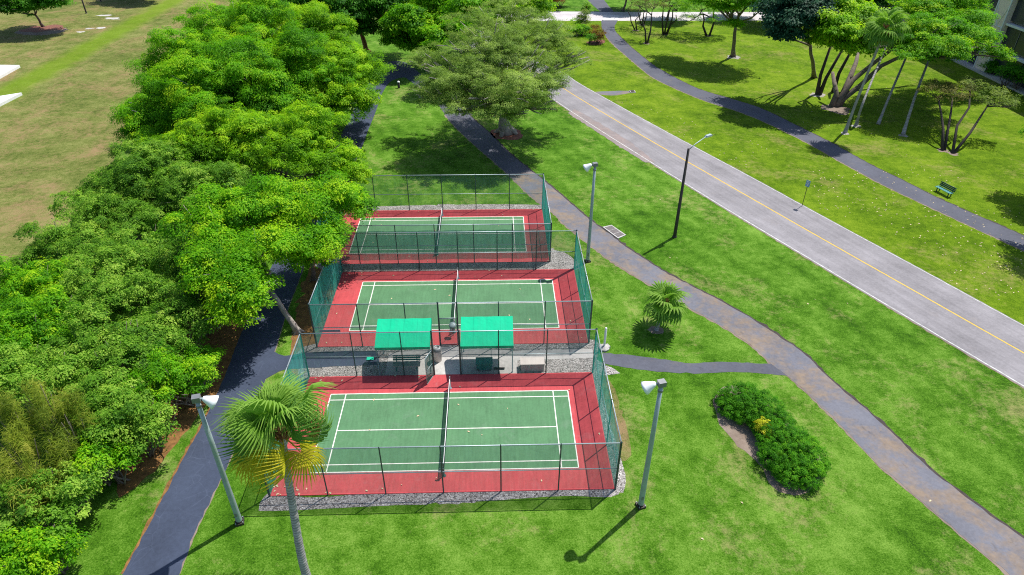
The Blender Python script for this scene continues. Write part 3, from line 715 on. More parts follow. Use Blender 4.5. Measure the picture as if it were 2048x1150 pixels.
# ------------------------------------------------------------------ apartment block, top right
t = thing('apartment_building', 'beige apartment block with dark screened balconies behind the right trees', 'building', (75, 60, 0))
FX = 0.0   # facade plane at local x = 0, faces -x ; local y = world y - 60
MB().box((8.4, 15, 7.3), (16, 96, 14.6)).build('wall', simple('stucco_core', (.42, .38, .35), .9), t)
M_st = simple('beige_stucco', (.74, .62, .53), .9, vary=.12); M_scr = simple('dark_screen', (.018, .030, .045), .25, vary=.3, spec=.6)
M_trim = simple('white_trim', (.68, .70, .72), .7, vary=.1)
for base in (9.6, -14.4, 33.6, 57.6):
    MB().box((-.25, base, 7.3), (1.2, 2.7, 14.5)).build('pier', M_st, t)
    for s in (-1, 1): MB().box((-.90, base+s*1.26, 7.3), (.10, .16, 14.46)).build('pier_trim', M_trim, t)
    for lv in range(4):
        for dy, ww in ((-7.0, 11.2), (6.9, 10.9)):
            o = MB().box((.10, base+dy, 1.72+lv*3.55), (.5, ww, 2.9)).build('balcony_screen', M_scr, t)
            mm = MB()
            for k in range(1, 4): mm.box((-.20, base+dy-ww/2+ww*k/4, 1.72+lv*3.55), (.06, .07, 2.88))
            mm.build('mullion', M_box, o)
            MB().box((-.15, base+dy, 3.36+lv*3.55), (1.0, ww, .28)).build('balcony_slab', M_trim, t)
    lt = MB()
    for lv in (1, 2, 3):
        zc = lv*3.55+.7
        for s in (-1, 1): lt.tube([(-.88, base, zc-1.4), (-.88, base+s*1.15, zc+1.3)], .05, 4); 
        lt.tube([(-.88, base-1.2, zc-1.45), (-.88, base+1.2, zc-1.45)], .06, 4)
    lt.build('lattice', M_trim, t)
MB().box((-.5, 15, .12), (2.2, 95, .24)).build('plinth', M_conc, t)
MB().box((8, 15, 14.9), (18, 97, .6)).build('roof', M_trim, t)

# ------------------------------------------------------------------ foliage
def leaf_mesh(name, pos, nrm, axis, length, width, tint, mat, bend=.25):
    """each leaf a folded kite of two triangles pairs: base, left, tip, right"""
    n = len(pos)
    side = np.cross(nrm, axis); side /= np.linalg.norm(side, axis=1, keepdims=True)+1e-9
    L = length[:, None]; Wd = width[:, None]
    b = pos-axis*L*.5; tip = pos+axis*L*.5-nrm*L*bend*.5
    l = pos-side*Wd*.5+nrm*L*.06; r = pos+side*Wd*.5+nrm*L*.06
    V = np.stack([b, l, tip, r], 1).reshape(-1, 3).astype(np.float32)
    me = bpy.data.meshes.new(name)
    me.vertices.add(4*n); me.vertices.foreach_set('co', V.ravel())
    idx = np.arange(4*n, dtype=np.int32).reshape(n, 4)[:, [0, 3, 2, 1]]
    me.loops.add(4*n); me.loops.foreach_set('vertex_index', idx.ravel())
    me.polygons.add(n); me.polygons.foreach_set('loop_start', np.arange(0, 4*n, 4, dtype=np.int32))
    try: me.polygons.foreach_set('loop_total', np.full(n, 4, np.int32))
    except Exception: pass
    me.update(calc_edges=True)
    at_ = me.attributes.new('tint', 'FLOAT', 'POINT'); at_.data.foreach_set('value', np.repeat(np.clip(tint, 0, 1), 4).astype(np.float32))
    me.materials.append(mat); return me

def unit(n, r): 
    v = r.normal(size=(n, 3)); return v/np.linalg.norm(v, axis=1, keepdims=True)
STY = {  # clump radius, leaves per clump, leaf length, width ratio, clumps per m2, flattening, outward lean
 'broad':  dict(cr=.62, n=225, L=.165, w=.52, d=1.00, fl=.72, out=.6),
 'bunch':  dict(cr=.46, n=150, L=.175, w=.42, d=1.55, fl=.75, out=.6),
 'layer':  dict(cr=.74, n=270, L=.185, w=.46, d=.85, fl=.70, out=.5, droop=.5),
 'fine':   dict(cr=.55, n=170, L=.13, w=.42, d=1.3, fl=.60, out=.6),
 'shrubby': dict(cr=.36, n=85, L=.150, w=.48, d=2.3, fl=.80, out=.8),
 'needle': dict(cr=.42, n=230, L=.42, w=.050, d=1.7, fl=1.7, out=.5, plume=1),
 'hedge':  dict(cr=.13, n=44, L=.062, w=.55, d=24, fl=.8, out=1.1),
 'thin':   dict(cr=.50, n=70, L=.16, w=.42, d=1.0, fl=.6, out=.5),
 'far':    dict(cr=.85, n=105, L=.34, w=.55, d=.72, fl=.60, out=.6),
 'farfine': dict(cr=.75, n=130, L=.22, w=.45, d=1.0, fl=.5, out=.5),
}
def crown_data(lobes, style, seed, low=-.35, dens=1.0, inner=.30):
    r = np.random.default_rng(seed); S = STY[style]
    P = []; N_ = []; A = []; T = []; Ls = []
    small = style in ('hedge', 'needle', 'thin')
    subs = []
    for (x, y, z, rad, flat) in lobes:
        c = np.array([x, y, z])
        if small or rad < .9: subs.append((c, rad, flat, c)); continue
        ns = 6+int(rad*1.2)
        dd = unit(ns*4, r); dd = dd[dd[:, 2] > -.30]; pick = [dd[0]]
        for q in dd[1:]:
            if len(pick) < ns and min(np.linalg.norm(q-e) for e in pick) > .75: pick.append(q)
        subs.append((c, rad*.62, flat, c))
        for q in pick:
            subs.append((c+q*rad*r.uniform(.52, .80)*np.array([1, 1, flat]), rad*r.uniform(.30, .50), flat*r.uniform(.8, 1.1), c))
    for (c, rad, flat, c0) in subs:
        area = 4*math.pi*rad*rad*.7*(.45+.55*flat)
        nc = max(3, int(area*S['d']*dens*1.15))
        d = unit(nc*3, r); d = d[d[:, 2] > low][:nc]
        ph = r.uniform(0, 6.28, 6); la = .3 if style == 'hedge' else 1.0
        lump = 1+la*.16*np.sin(3*d[:, 0]+ph[0])*np.sin(3*d[:, 1]+ph[1])+la*.10*np.sin(5*d[:, 0]+ph[2]+2*d[:, 2])+la*.08*np.sin(6*d[:, 1]+ph[3])
        rr = rad*lump*r.uniform(.80, 1.06, len(d))
        far = r.random(len(d)) < (0 if style == 'hedge' else .10); rr[far] *= r.uniform(1.05, 1.3, far.sum())
        inn = r.random(len(d)) < inner*.6; rr[inn] *= r.uniform(.45, .8, inn.sum())
        cc = c+d*rr[:, None]*np.array([1, 1, flat])
        cc[:, 2] = np.maximum(cc[:, 2], .12)
        ctone = r.normal(0, .09)
        for k in range(len(cc)):
            cr = S['cr']*r.choice((.5, .7, .9, 1.1, 1.4))*r.uniform(.85, 1.15); n = max(6, int(S['n']*r.uniform(.7, 1.3)*(cr/S['cr'])**1.5))
            if S.get('plume'):
                o = r.normal(size=(n, 3))*np.array([.34, .34, .55])
            else:
                o = unit(n, r); o[:, 2] = np.where(o[:, 2] < -.25, -o[:, 2], o[:, 2]); o *= r.uniform(.45, 1.0, (n, 1))**.7*(1+.40*(r.random((n, 1)) < .22))*r.uniform(.8, 1.2, 3)
            q = cc[k]+o*cr*np.array([1, 1, S['fl']])
            nn = np.array([0, 0, .88])+d[k]*S['out']*.45+o*.60+r.normal(size=(n, 3))*.36
            nn /= np.linalg.norm(nn, axis=1, keepdims=True)
            ax = o*1.2+d[k]*.5+r.normal(size=(n, 3))*.5; ax[:, 2] += (.9 if S.get('plume') else -.35-S.get('droop', .1))
            ax -= nn*np.sum(ax*nn, 1, keepdims=True); ax /= np.linalg.norm(ax, axis=1, keepdims=True)+1e-9
            ct = np.clip(r.normal(.48, .20)+ctone, 0, 1)
            P.append(q); N_.append(nn); A.append(ax); T.append(np.clip(ct+r.normal(0, .13, n), 0, 1)); Ls.append(S['L']*r.uniform(.65, 1.3, n))
    P = np.concatenate(P); Ls = np.concatenate(Ls)
    keep = P[:, 2] > .03
    return P[keep], np.concatenate(N_)[keep], np.concatenate(A)[keep], Ls[keep], (Ls*S['w'])[keep], np.concatenate(T)[keep]
NLEAF = 0
def crown(name, lobes, style, mat, seed, **kw):
    global NLEAF
    P, N_, A, L_, W2, T = crown_data(lobes, style, seed, **kw); NLEAF += len(P)
    return leaf_mesh(name, P, N_, A, L_, W2, T, mat)
def wig(a, b, n, amp, r):
    a = Vector(a); b = Vector(b); out = []
    for i in range(n+1):
        t = i/n; p = a.lerp(b, t)
        if 0 < i < n: p += Vector((r.gauss(0, amp), r.gauss(0, amp), r.gauss(0, amp*.4)))
        out.append(p)
    return out
def LB(u, v, z, rpx, flat=.8):
    """crown lobe seen at a photo pixel, its height above ground and apparent radius"""
    p = at(u, v, z); return (p.x, p.y, z, rpx*dist(p)/FPX, flat)
def tree(name, label, cat, base, lobes, style, leaf, seed, tr=.25, bark=None, group=None, fork=.45, stems=None, dens=1.0, low=-.35, twigs=3, inner=.30, kind='tree'):
    b = at(*base) if len(base) == 2 else Vector(base)
    t = thing(name, label, cat, tuple(b), 0, group); r = random.Random(seed)
    lb = [(x-b.x, y-b.y, z, rad, fl) for x, y, z, rad, fl in lobes]
    bark = bark or M_bark; m = MB()
    cz = sum(l[2] for l in lb)/len(lb); ccx = sum(l[0] for l in lb)/len(lb); ccy = sum(l[1] for l in lb)/len(lb)
    fk = Vector((ccx*fork*.7, ccy*fork*.7, cz*fork))
    if stems is None:
        pts = wig((0, 0, 0), fk, 4, tr*.25, r); m.tube([(0, 0, -.05)]+pts[1:], [tr*1.5]+[tr*(1.05-.3*i/4) for i in range(1, 5)], 10)
        for k in range(5):
            a = k*1.257+r.random(); m.tube([(math.cos(a)*tr*2.1, math.sin(a)*tr*2.1, -.04), (math.cos(a)*tr*.9, math.sin(a)*tr*.9, tr*.9), (0, 0, tr*2.6)], [tr*.35, tr*.45, tr*.3], 6)
        start = [fk]*len(lb)
    else:
        start = []
        for st in stems:
            m.tube(st, [tr*(1.0-.55*i/(len(st)-1)) for i in range(len(st))], 8)
        for l in lb: start.append(min((Vector(s[-1]) for s in stems), key=lambda e: (e-Vector(l[:3])).length))
    for l, s0 in zip(lb, start):
        c = Vector(l[:3]); rad = l[3]
        end = c+Vector((0, 0, -rad*.15*l[4]))
        p = wig(s0, end, 4, rad*.08, r); m.tube(p, [tr*.62, tr*.5, tr*.4, tr*.3, tr*.2], 7)
        for k in range(twigs*2+2):
            d = Vector((r.gauss(0, 1), r.gauss(0, 1), r.uniform(-.1, .9))).normalized()
            j = p[r.choice((2, 3, 4))]; e = c+Vector((d.x*rad*.95, d.y*rad*.95, d.z*rad*l[4]*.95))
            q = wig(j, e, 3, rad*.06, r); m.tube(q, [tr*.26, tr*.18, tr*.11, tr*.05], 5)
    m.build('trunk', bark, t, True)
    link('crown', crown('crown', lb, style, LF[leaf], seed, dens=dens, low=low, inner=inner), t)
    return t
def shrub(name, label, cat, lobes, style, leaf, seed, group=None, low=-.1, dens=1.0, bark=None, inner=.25):
    b = Vector((sum(l[0] for l in lobes)/len(lobes), sum(l[1] for l in lobes)/len(lobes), 0))
    t = thing(name, label, cat, tuple(b), 0, group); r = random.Random(seed)
    lb = [(x-b.x, y-b.y, z, rad, fl) for x, y, z, rad, fl in lobes]; m = MB()
    for l in lb:
        for k in range(7):
            d = Vector((r.gauss(0, 1), r.gauss(0, 1), r.uniform(.2, 1))).normalized()
            k_ = .55 if style == 'hedge' else 1.0; e = Vector(l[:3])+Vector((d.x*l[3]*k_, d.y*l[3]*k_, d.z*l[3]*l[4]*k_)); s = Vector((l[0]*.8+r.gauss(0, .15), l[1]*.8+r.gauss(0, .15), -.03))
            m.tube(wig(s, e, 4, l[3]*.07, r), [.06, .05, .04, .028, .012], 5)
    m.build('stems', bark or (M_bark_d if style == 'hedge' else M_bark), t, True)
    link('crown', crown('crown', lb, style, LF[leaf], seed, low=low, dens=dens, inner=inner), t)
    return t

# ---- left belt: broadleaf trees
GT = 'trees along the left of the dark path'
tree('broadleaf_tree', 'huge lime green tree filling the top of the left belt', 'tree', (500, 240),
     [LB(480, 100, 7.5, 108, .8), LB(400, 150, 6.5, 92, .85), LB(335, 228, 5.0, 68, .85), LB(560, 160, 7.0, 120, .75), LB(450, 215, 5.5, 115, .8), LB(570, 245, 4.2, 85, .8)], 'layer', 'bright', 11, .42, M_bark_l, GT, dens=1.15)
tree('broadleaf_tree', 'yellow green tree beside the asphalt path loop, right part of the left belt', 'tree', (640, 235),
     [LB(620, 85, 7.2, 85, .8), LB(690, 150, 6.0, 75, .8), LB(640, 165, 6.2, 95, .8), LB(700, 215, 4.5, 60, .8), LB(560, 70, 7.2, 70, .8)], 'broad', 'lime', 12, .32, M_bark_l, GT)
tree('broadleaf_tree', 'yellow green tree with pale shoots overhanging the far court corner', 'tree', (600, 400),
     [LB(560, 290, 5.5, 105, .7), LB(650, 330, 5.0, 75, .75), LB(460, 290, 5.2, 90, .75), LB(690, 360, 4.2, 55, .75), LB(400, 320, 4.4, 75, .8)], 'bunch', 'lime', 13, .28, None, GT)
tree('broadleaf_tree', 'green tree whose thin trunk stands by the middle court fence corner', 'tree', (626, 560),
     [LB(640, 420, 5.6, 80, .75), LB(690, 410, 5.0, 55, .8), LB(640, 490, 4.6, 60, .8), LB(575, 430, 5.4, 70, .8), LB(615, 520, 3.9, 34, .8)], 'broad', 'bright', 14, .15, None, GT, fork=.6)
tree('broadleaf_tree', 'bright green tree leaning over the path, trunk by the middle court', 'tree', (597, 665),
     [LB(430, 450, 6.0, 75, .8), LB(510, 420, 6.4, 75, .75), LB(440, 540, 5.2, 70, .8), LB(520, 510, 5.6, 70, .8), LB(490, 585, 4.6, 68, .8), LB(455, 630, 3.9, 42, .8)], 'broad', 'bright', 15, .20, M_bark_l, GT, fork=.62)
shrub('low_tree', 'low bright green tree between the lime trees and the dry field', 'tree', [LB(310, 270, 3.2, 60, .8), LB(330, 300, 2.8, 45, .8)], 'layer', 'bright', 16, GT)
tree('broadleaf_tree', 'dull green tree with bare twigs at the field edge of the belt', 'tree', (330, 420),
     [LB(300, 360, 4.2, 85, .8), LB(380, 385, 4.2, 70, .8), LB(230, 390, 3.4, 55, .8), LB(440, 370, 4.6, 60, .8)], 'shrubby', 'shrub', 17, .2, None, GT)
# ---- left belt: dense shrubs
GS = 'shrubs massed left of the dark path'
SH = [
 ('dense shrub at the field edge under the dull green tree', [LB(200, 445, 2.8, 70), LB(270, 450, 2.9, 70)], 'shrub'),
 ('dense shrub with twiggy tips where the belt is widest at the field', [LB(130, 495, 2.5, 62), LB(75, 530, 2.0, 45), LB(180, 520, 2.6, 60)], 'shrub'),
 ('rounded shrub just left of the leaning bright tree', [LB(300, 525, 3.0, 80), LB(370, 540, 2.8, 60)], 'shrub'),
 ('shrub at the left edge of the photo by the dry field corner', [LB(30, 590, 2.2, 65), LB(90, 585, 2.4, 60)], 'bright'),
 ('pale twiggy shrub in the middle of the left mass', [LB(200, 600, 3.0, 85), LB(270, 610, 3.0, 70)], 'shrub'),
 ('shrub beside the dark path under the leaning bright tree', [LB(370, 650, 2.4, 72), LB(330, 690, 2.4, 60), LB(400, 600, 2.6, 50)], 'shrub'),
 ('light green shrub at the left edge below the field corner', [LB(50, 680, 2.9, 80), LB(120, 660, 2.9, 70)], 'bright'),
 ('full shrub in the centre of the left mass', [LB(190, 710, 3.1, 85), LB(260, 700, 3.0, 70)], 'shrub'),
 ('light green shrub bulging toward the path above the lamp pole', [LB(360, 760, 1.9, 62), LB(300, 780, 2.3, 70), LB(400, 735, 1.5, 38)], 'bright'),
 ('shrub between the feathery pines and the path', [LB(230, 830, 2.6, 80), LB(290, 860, 2.0, 60), LB(180, 800, 2.9, 60)], 'shrub'),
 ('small light shrub beneath the feathery pines near the grass', [LB(190, 920, 1.8, 60), LB(230, 930, 1.3, 42)], 'bright'),
 ('shrub at the left edge behind the feathery pines', [LB(40, 770, 3.0, 75), LB(100, 770, 3.1, 65)], 'shrub'),
 ('dark shrub low at the left edge under the pines', [LB(80, 1010, 2.0, 70), LB(140, 975, 1.8, 60), LB(20, 1040, 2.0, 50)], 'shrub'),
 ('light green bush at the bottom left corner of the photo', [LB(70, 1120, 1.5, 58), LB(120, 1110, 1.1, 38), LB(20, 1140, 1.5, 50)], 'bright'),
]
for i, (lab, lo, lf) in enumerate(SH): shrub('shrub', lab, 'shrub', lo, 'shrubby', lf, 100+i, GS)
GP = 'feathery pines at the lower left'
for i, (lab, lo) in enumerate([
  ('feathery olive pine, tallest of the lower left pines', [LB(80, 805, 4.8, 20, 2.0), LB(140, 845, 4.2, 22, 1.8), LB(120, 895, 3.6, 20, 1.7)]),
  ('feathery olive pine at the left edge of the photo', [LB(12, 850, 4.8, 22, 2.0), LB(48, 905, 4.0, 22, 1.8), LB(5, 960, 3.4, 22, 1.7)]),
  ('short feathery pine nearest the grass', [LB(90, 960, 3.2, 18, 1.8), LB(48, 1000, 2.8, 18, 1.7), LB(132, 945, 2.8, 15, 1.7)])]):
    shrub('feathery_pine', lab, 'pine', lo, 'needle', 'needle', 130+i, GP, low=-.6)
# ---- upper centre
GU = 'trees behind the courts at the top'
tree('broadleaf_tree', 'dark green tree with reddish trunk at the head of the dark path', 'tree', (733, 105),
     [LB(690, 10, 8.0, 75, .85), LB(745, 20, 7.4, 70, .85), LB(640, 5, 8.2, 60, .85), LB(700, 55, 5.4, 45, .9), (at(720, 0, 9).x, at(720, 0, 9).y+4, 9.0, 5.0, .8)], 'far', 'deep', 31, .4, M_bark_r, GU, dens=1.3)
tree('broadleaf_tree', 'bright green low-branched tree above the path loop', 'tree', (862, 100),
     [LB(830, 55, 6.0, 60, .7), LB(880, 30, 7.0, 60, .75), LB(800, 85, 3.6, 36, .8), LB(850, 95, 3.4, 36, .7), LB(790, 15, 7.0, 45, .8), LB(905, 80, 6.5, 42, .7), LB(940, 45, 7.5, 50, .75), LB(985, 20, 8.5, 45, .75)], 'far', 'bright', 32, .3, None, GU, dens=1.2)
tree('ficus_tree', 'wide grey green ficus with pale flared trunk beside the shaded walkway', 'tree', (1012, 266),
     [LB(1000, 180, 7.4, 85, .6), LB(920, 155, 8.0, 78, .6), LB(1085, 170, 7.2, 62, .6), LB(960, 90, 10.0, 85, .65), LB(1060, 85, 9.6, 85, .65), LB(1125, 120, 8.0, 55, .6), LB(875, 185, 6.6, 52, .6), LB(1010, 45, 11, 70, .6), LB(860, 125, 8.0, 45, .6), LB(930, 215, 6.0, 52, .6), LB(1010, 225, 5.6, 50, .6), LB(1070, 212, 5.8, 46, .6), LB(880, 200, 6.2, 45, .6), LB(1020, 110, 9.6, 75, .6)], 'fine', 'grey', 33, .62, M_bark_l, None, fork=.42, twigs=7, dens=.82)
tree('broadleaf_tree', 'light green tree behind the grey ficus at the top edge', 'tree', (1020, 40),
     [LB(980, -5, 8.0, 50, .8), LB(1040, 5, 7.0, 48, .8), LB(1080, 25, 5.6, 30, .8), LB(930, 0, 8.0, 45, .8)], 'far', 'lime', 34, .3, None, GU)
# red-leaf shrub and pale thing beyond the crossing
shrub('shrub', 'dark reddish bush beyond the cross road at the top', 'shrub', [LB(1108, 2, 1.6, 18), LB(1122, -4, 1.6, 16)], 'farfine', 'red', 36)
disc('mulch_ring', at(1013, 267), 1.9, .006, M_mulch, .2)
# ---- top-left tree
tree('broadleaf_tree', 'round dark green tree with mulch ring in the top left corner', 'tree', (86, 53),
     [LB(40, 12, 4.6, 45, .8), LB(85, 5, 4.8, 36, .8), LB(-5, 15, 4.6, 40, .8), LB(60, -20, 6.5, 45, .8)], 'far', 'deep', 40, .2, None, None, dens=1.3)
disc('mulch_ring', at(84, 57), 3.2, .0065, M_mulch, .3, .8)
b = at(88, 62); patch('gravel_ring', [(b.x+4.0*math.cos(a)*random.uniform(.8, 1.15), b.y+3*math.sin(a)) for a in np.linspace(0, 6.28, 13)[:-1]], .0055, M_soil, px=False, jit=.2)
for u, v, r_ in ((208, 31, 1.2), (225, 37, 1.6), (180, 57, .9), (202, 56, 1.0), (160, 64, .8)): patch('bare_sand', [(at(u, v).x+r_*math.cos(a)*random.uniform(.6, 1.4), at(u, v).y+.5*r_*math.sin(a)*random.uniform(.6, 1.4)) for a in np.linspace(0, 6.28, 9)[:-1]], .0068, M_conc, px=False, jit=.15)
tree('broadleaf_tree', 'tree mostly above the frame whose shadow falls on the top of the dry field', 'tree', (262, -4), [LB(255, -55, 5, 38), LB(285, -50, 5, 34)], 'far', 'deep', 41, .2)

# ---- topiary bed by the crossing
GB = 'clipped plants by the crossing'
shrub('topiary_ball', 'pale olive round clipped bush beside the crossing path', 'shrub', [LB(1166, 41, 1.6, 13, 1.1)], 'farfine', 'sparse', 50, GB, low=-.8)
shrub('clipped_bush', 'green clipped bush in front of the pale round bush', 'shrub', [LB(1164, 60, .9, 12, .9), LB(1152, 62, .9, 9)], 'farfine', 'bright', 51, GB, low=-.8)
shrub('clipped_bush', 'low yellow green bush at the road side of the clipped bed', 'shrub', [LB(1150, 52, .8, 9)], 'farfine', 'lime', 52, GB, low=-.8)
shrub('croton_bush', 'large reddish croton bush at the front of the clipped bed', 'shrub', [LB(1195, 75, .9, 12.5, .9)], 'farfine', 'red', 53, GB, low=-.8, dens=1.4)
shrub('croton_bush', 'small upright reddish croton behind the large croton', 'shrub', [LB(1191, 59, .7, 5, 1), LB(1186, 66, .6, 8, .8)], 'farfine', 'red', 54, GB, low=-.8)
shrub('topiary_ball', 'little green clipped ball in front of the croton', 'shrub', [LB(1181, 75, .9, 6.5, 1)], 'farfine', 'hedge', 55, GB, low=-.8)
patch('mulch_bed', [(1172, 84), (1180, 89), (1196, 90), (1207, 86), (1209, 80), (1195, 80)], .006, M_mulch)

# ---- thin multi-stem trees, top right
GM = 'thin multi-stem trees by the right path'
def multi(label, base, tops, lobes, seed, leaf, style='thin', tr=.12, dens=1.0, group=GM, bark=None, name='multistem_tree'):
    b = at(*base); st = []
    r = random.Random(seed)
    for (u, v, z), off in tops:
        e = at(u, v, z); e = Vector((e.x-b.x, e.y-b.y, z)); s = Vector((off, off*.3, -.03))
        mid = s.lerp(e, .45)+Vector((r.gauss(0, .25), r.gauss(0, .25), r.uniform(-.1, .3)))
        mid2 = s.lerp(e, .75)+Vector((r.gauss(0, .2), r.gauss(0, .2), 0))
        st.append([s, mid, mid2, e])
    tt = tree(name, label, 'tree', base, lobes, style, leaf, seed, tr, bark or M_bark_d, group, stems=st, dens=dens)
    disc('gravel_ring', b, .55, .006, M_soil, .3)
    return tt
multi('thin two-stemmed tree with pale sparse twigs, nearest the crossing', (1272, 61), [((1256, 22, 3.2), -.15), ((1276, 22, 3.4), .15)], [LB(1262, -2, 4.6, 22, .7), LB(1285, 8, 4.2, 16, .7)], 60, 'sparse', dens=.6)
multi('thin three-stemmed sparse tree behind the nearest-crossing one', (1285, 50), [((1281, 22, 3.0), -.2), ((1290, 20, 3.2), 0), ((1295, 22, 3), .2)], [LB(1290, 0, 4.2, 22, .7)], 61, 'sparse', dens=.6)
multi('curved two-stemmed dark tree standing in sun near the right path', (1293, 87), [((1284, 36, 4.0), -.1), ((1303, 30, 4.2), .15)], [LB(1278, 12, 5.2, 22, .6), LB(1310, 10, 5.2, 26, .6)], 62, 'rust', dens=.7, tr=.16)
multi('four-stemmed dark tree in the middle of the thin tree row', (1330, 69), [((1327, 12, 4.4), -.35), ((1336, 22, 4.2), -.1), ((1345, 20, 4.2), .2), ((1352, 30, 3.6), .4)], [LB(1325, 0, 5.0, 28, .6), LB(1355, 18, 4.2, 24, .6), LB(1372, 8, 4.4, 20, .6)], 63, 'lime', dens=.7, tr=.17)
multi('two-stemmed tree with layered green leaves before the cross road', (1416, 72), [((1406, 28, 3.6), -.25), ((1428, 18, 4.2), .25)], [LB(1400, 15, 4.5, 36, .55), LB(1435, 8, 5.0, 36, .55), LB(1380, 40, 3.0, 18, .5), LB(1428, 40, 3.0, 14, .5)], 64, 'bright', dens=1.2, tr=.2)
tree('leaning_tree', 'leaning single-trunk tree with open crown in a gravel ring', 'tree', (1466, 113),
     [LB(1435, 0, 9.0, 44, .6), LB(1490, -40, 11.5, 55, .6), LB(1400, -20, 9.5, 44, .6), LB(1495, 5, 9.3, 45, .6), LB(1460, 15, 8.4, 32, .55), LB(1530, 12, 8.6, 34, .55), LB(1470, 50, 6.3, 14, .6), LB(1500, -25, 10.8, 45, .6)], 'farfine', 'bright', 65, .30, M_bark, GM, fork=.55, dens=.9)
disc('gravel_ring', at(1468, 114), 1.1, .006, M_ring, .3)
tree('broadleaf_tree', 'dark glossy blue green crown hanging over the far right lawn', 'tree', (1628, 155),
     [LB(1585, 40, 10.5, 45, .85), LB(1570, 70, 8.8, 32, .8), LB(1620, 30, 11.0, 38, .8), LB(1600, -10, 12.5, 45, .8), LB(1555, 20, 10.5, 28, .8)], 'far', 'blue', 66, .26, M_bark, None, fork=.5, dens=1.5)
tree('broadleaf_tree', 'lime crowned tree on two dark trunks left of the big ficus trunk', 'tree', (1634, 189),
     [LB(1665, 60, 9.7, 48, .75), LB(1715, 60, 9.3, 45, .75), LB(1650, 85, 8.1, 30, .75), LB(1705, 95, 7.5, 34, .75), LB(1680, 20, 11.2, 45, .7)], 'far', 'lime', 67, .30, M_bark_d, None,
     stems=[[Vector((0, 0, -.05)), Vector((-.1, .2, 2.5)), Vector((.3, .2, 7.0))], [Vector((.35, 0, -.05)), Vector((.7, .1, 2.2)), Vector((2.2, .2, 6.8))], [Vector((2.6, 1.0, -.05)), Vector((2.7, 1.0, 2.5)), Vector((3.6, .6, 6.6))]], dens=1.1)
disc('gravel_ring', at(1634, 190), 1.0, .006, M_ring, .3)
# leaning ficus with buttressed trunk
fb = at(1672, 212)
def rel(u, v, z): p = at(u, v, z); return Vector((p.x-fb.x, p.y-fb.y, z))
fst = [[Vector((0, 0, -.05)), Vector((.3, 0, 1.0)), rel(1706, 160, 3.0), rel(1745, 128, 4.6), rel(1785, 98, 7.0)],
       [Vector((.5, .3, -.05)), Vector((.8, .2, .9)), rel(1722, 170, 2.5), rel(1762, 132, 4.4), rel(1812, 108, 7.0)],
       [Vector((-.5, 0, -.05)), Vector((-.4, 0, 1.6)), rel(1665, 145, 3.4)],
       [Vector((.3, 0, .5)), rel(1696, 165, 2.5), rel(1712, 125, 4.0), rel(1716, 105, 4.8)]]
tree('ficus_tree', 'leaning ficus with pale twisted buttress trunk and wide crown before the building', 'tree', (1672, 212),
     [LB(1815, 84, 7.6, 36, .6), LB(1860, 75, 9.2, 55, .6), LB(1920, 70, 9.0, 50, .6), LB(1880, 112, 7.8, 42, .55), LB(1840, 30, 10.2, 50, .6), LB(1900, 20, 10.4, 60, .6), LB(1820, 112, 7.8, 26, .55), LB(1965, 95, 6.2, 26, .55), LB(2000, 112, 5.0, 20, .5), LB(1945, 45, 7.6, 24, .6)], 'farfine', 'bright', 68, .44, M_bark, None, stems=fst, dens=1.15, twigs=4)
disc('mulch_ring', at(1672, 218), 1.7, .0058, M_soil, .3)
# sparse forked trees beyond the bench
multi('sparse rusty two-stemmed tree near the park bench', (1886, 301), [((1878, 205, 4.0), -.1), ((1905, 195, 4.2), .2)], [LB(1873, 185, 4.6, 26, .7), LB(1905, 190, 4.4, 24, .65), LB(1925, 182, 4.6, 20, .6)], 70, 'rust', dens=1.6, tr=.17)
multi('bent sparse tree with two long leaning stems near the park bench', (1905, 307), [((1940, 185, 4.8), 0), ((1975, 212, 3.8), .15)], [LB(1945, 170, 5.2, 16, .6), LB(1992, 205, 4.2, 30, .6), LB(2010, 212, 3.8, 16, .6)], 71, 'sparse', dens=1.3, tr=.17)
# trees whose shade reaches the right edge of the photo
tree('broadleaf_tree', 'tree right of the frame casting shade on the right path', 'tree', (54.5, 27.6, 0), [(54.0, 27.2, 6.2, 2.6, .7), (56.3, 28.6, 6.6, 2.8, .7), (54.2, 29.9, 6.0, 2.2, .7)], 'farfine', 'bright', 72, .25)
tree('broadleaf_tree', 'tree right of the frame casting shade beside the road', 'tree', (49.8, 18.6, 0), [(48.8, 18.0, 7.0, 2.3, .7), (50.8, 19.4, 7.2, 2.6, .7), (49.4, 20.6, 6.6, 2.0, .7)], 'farfine', 'bright', 73, .25)
# trees and shrubs along the building and beyond the cross road
for i, (u, v, z, r_) in enumerate(((1985, 138, .8, 11), (2018, 150, 1.6, 18), (2042, 155, 1.8, 16))):
    shrub('foundation_shrub', ['small round shrub at the foot of the beige pier', 'tall dark shrub under the screened balcony', 'dark shrub at the right edge against the building'][i], 'shrub', [LB(u, v, z, r_, 1.0)], 'farfine', 'hedge', 80+i, 'shrubs at the foot of the building', low=-.8)
for i, (u, v, z, r_, lf, lab) in enumerate(((1250, -22, 4, 40, 'rust', 'twiggy tree beyond the cross road left of the crossing path'), (1340, -12, 4.5, 38, 'bright', 'green tree beyond the cross road behind the thin trees'), (1560, -8, 5.0, 50, 'lime', 'light green tree beyond the cross road left of the dark crown'), (1470, -10, 4.0, 40, 'lime', 'yellow green tree beyond the cross road behind the leaning tree'), (1760, -5, 6, 60, 'deep', 'dark tree beyond the cross road behind the palm'))):
    p = at(u, v, z)
    tree('broadleaf_tree', lab, 'tree', (p.x, p.y, 0), [LB(u, v, z, r_, .7), LB(u+30, v-6, z+.5, r_*.7, .7)], 'far', lf, 85+i, .22, None, 'trees beyond the cross road')

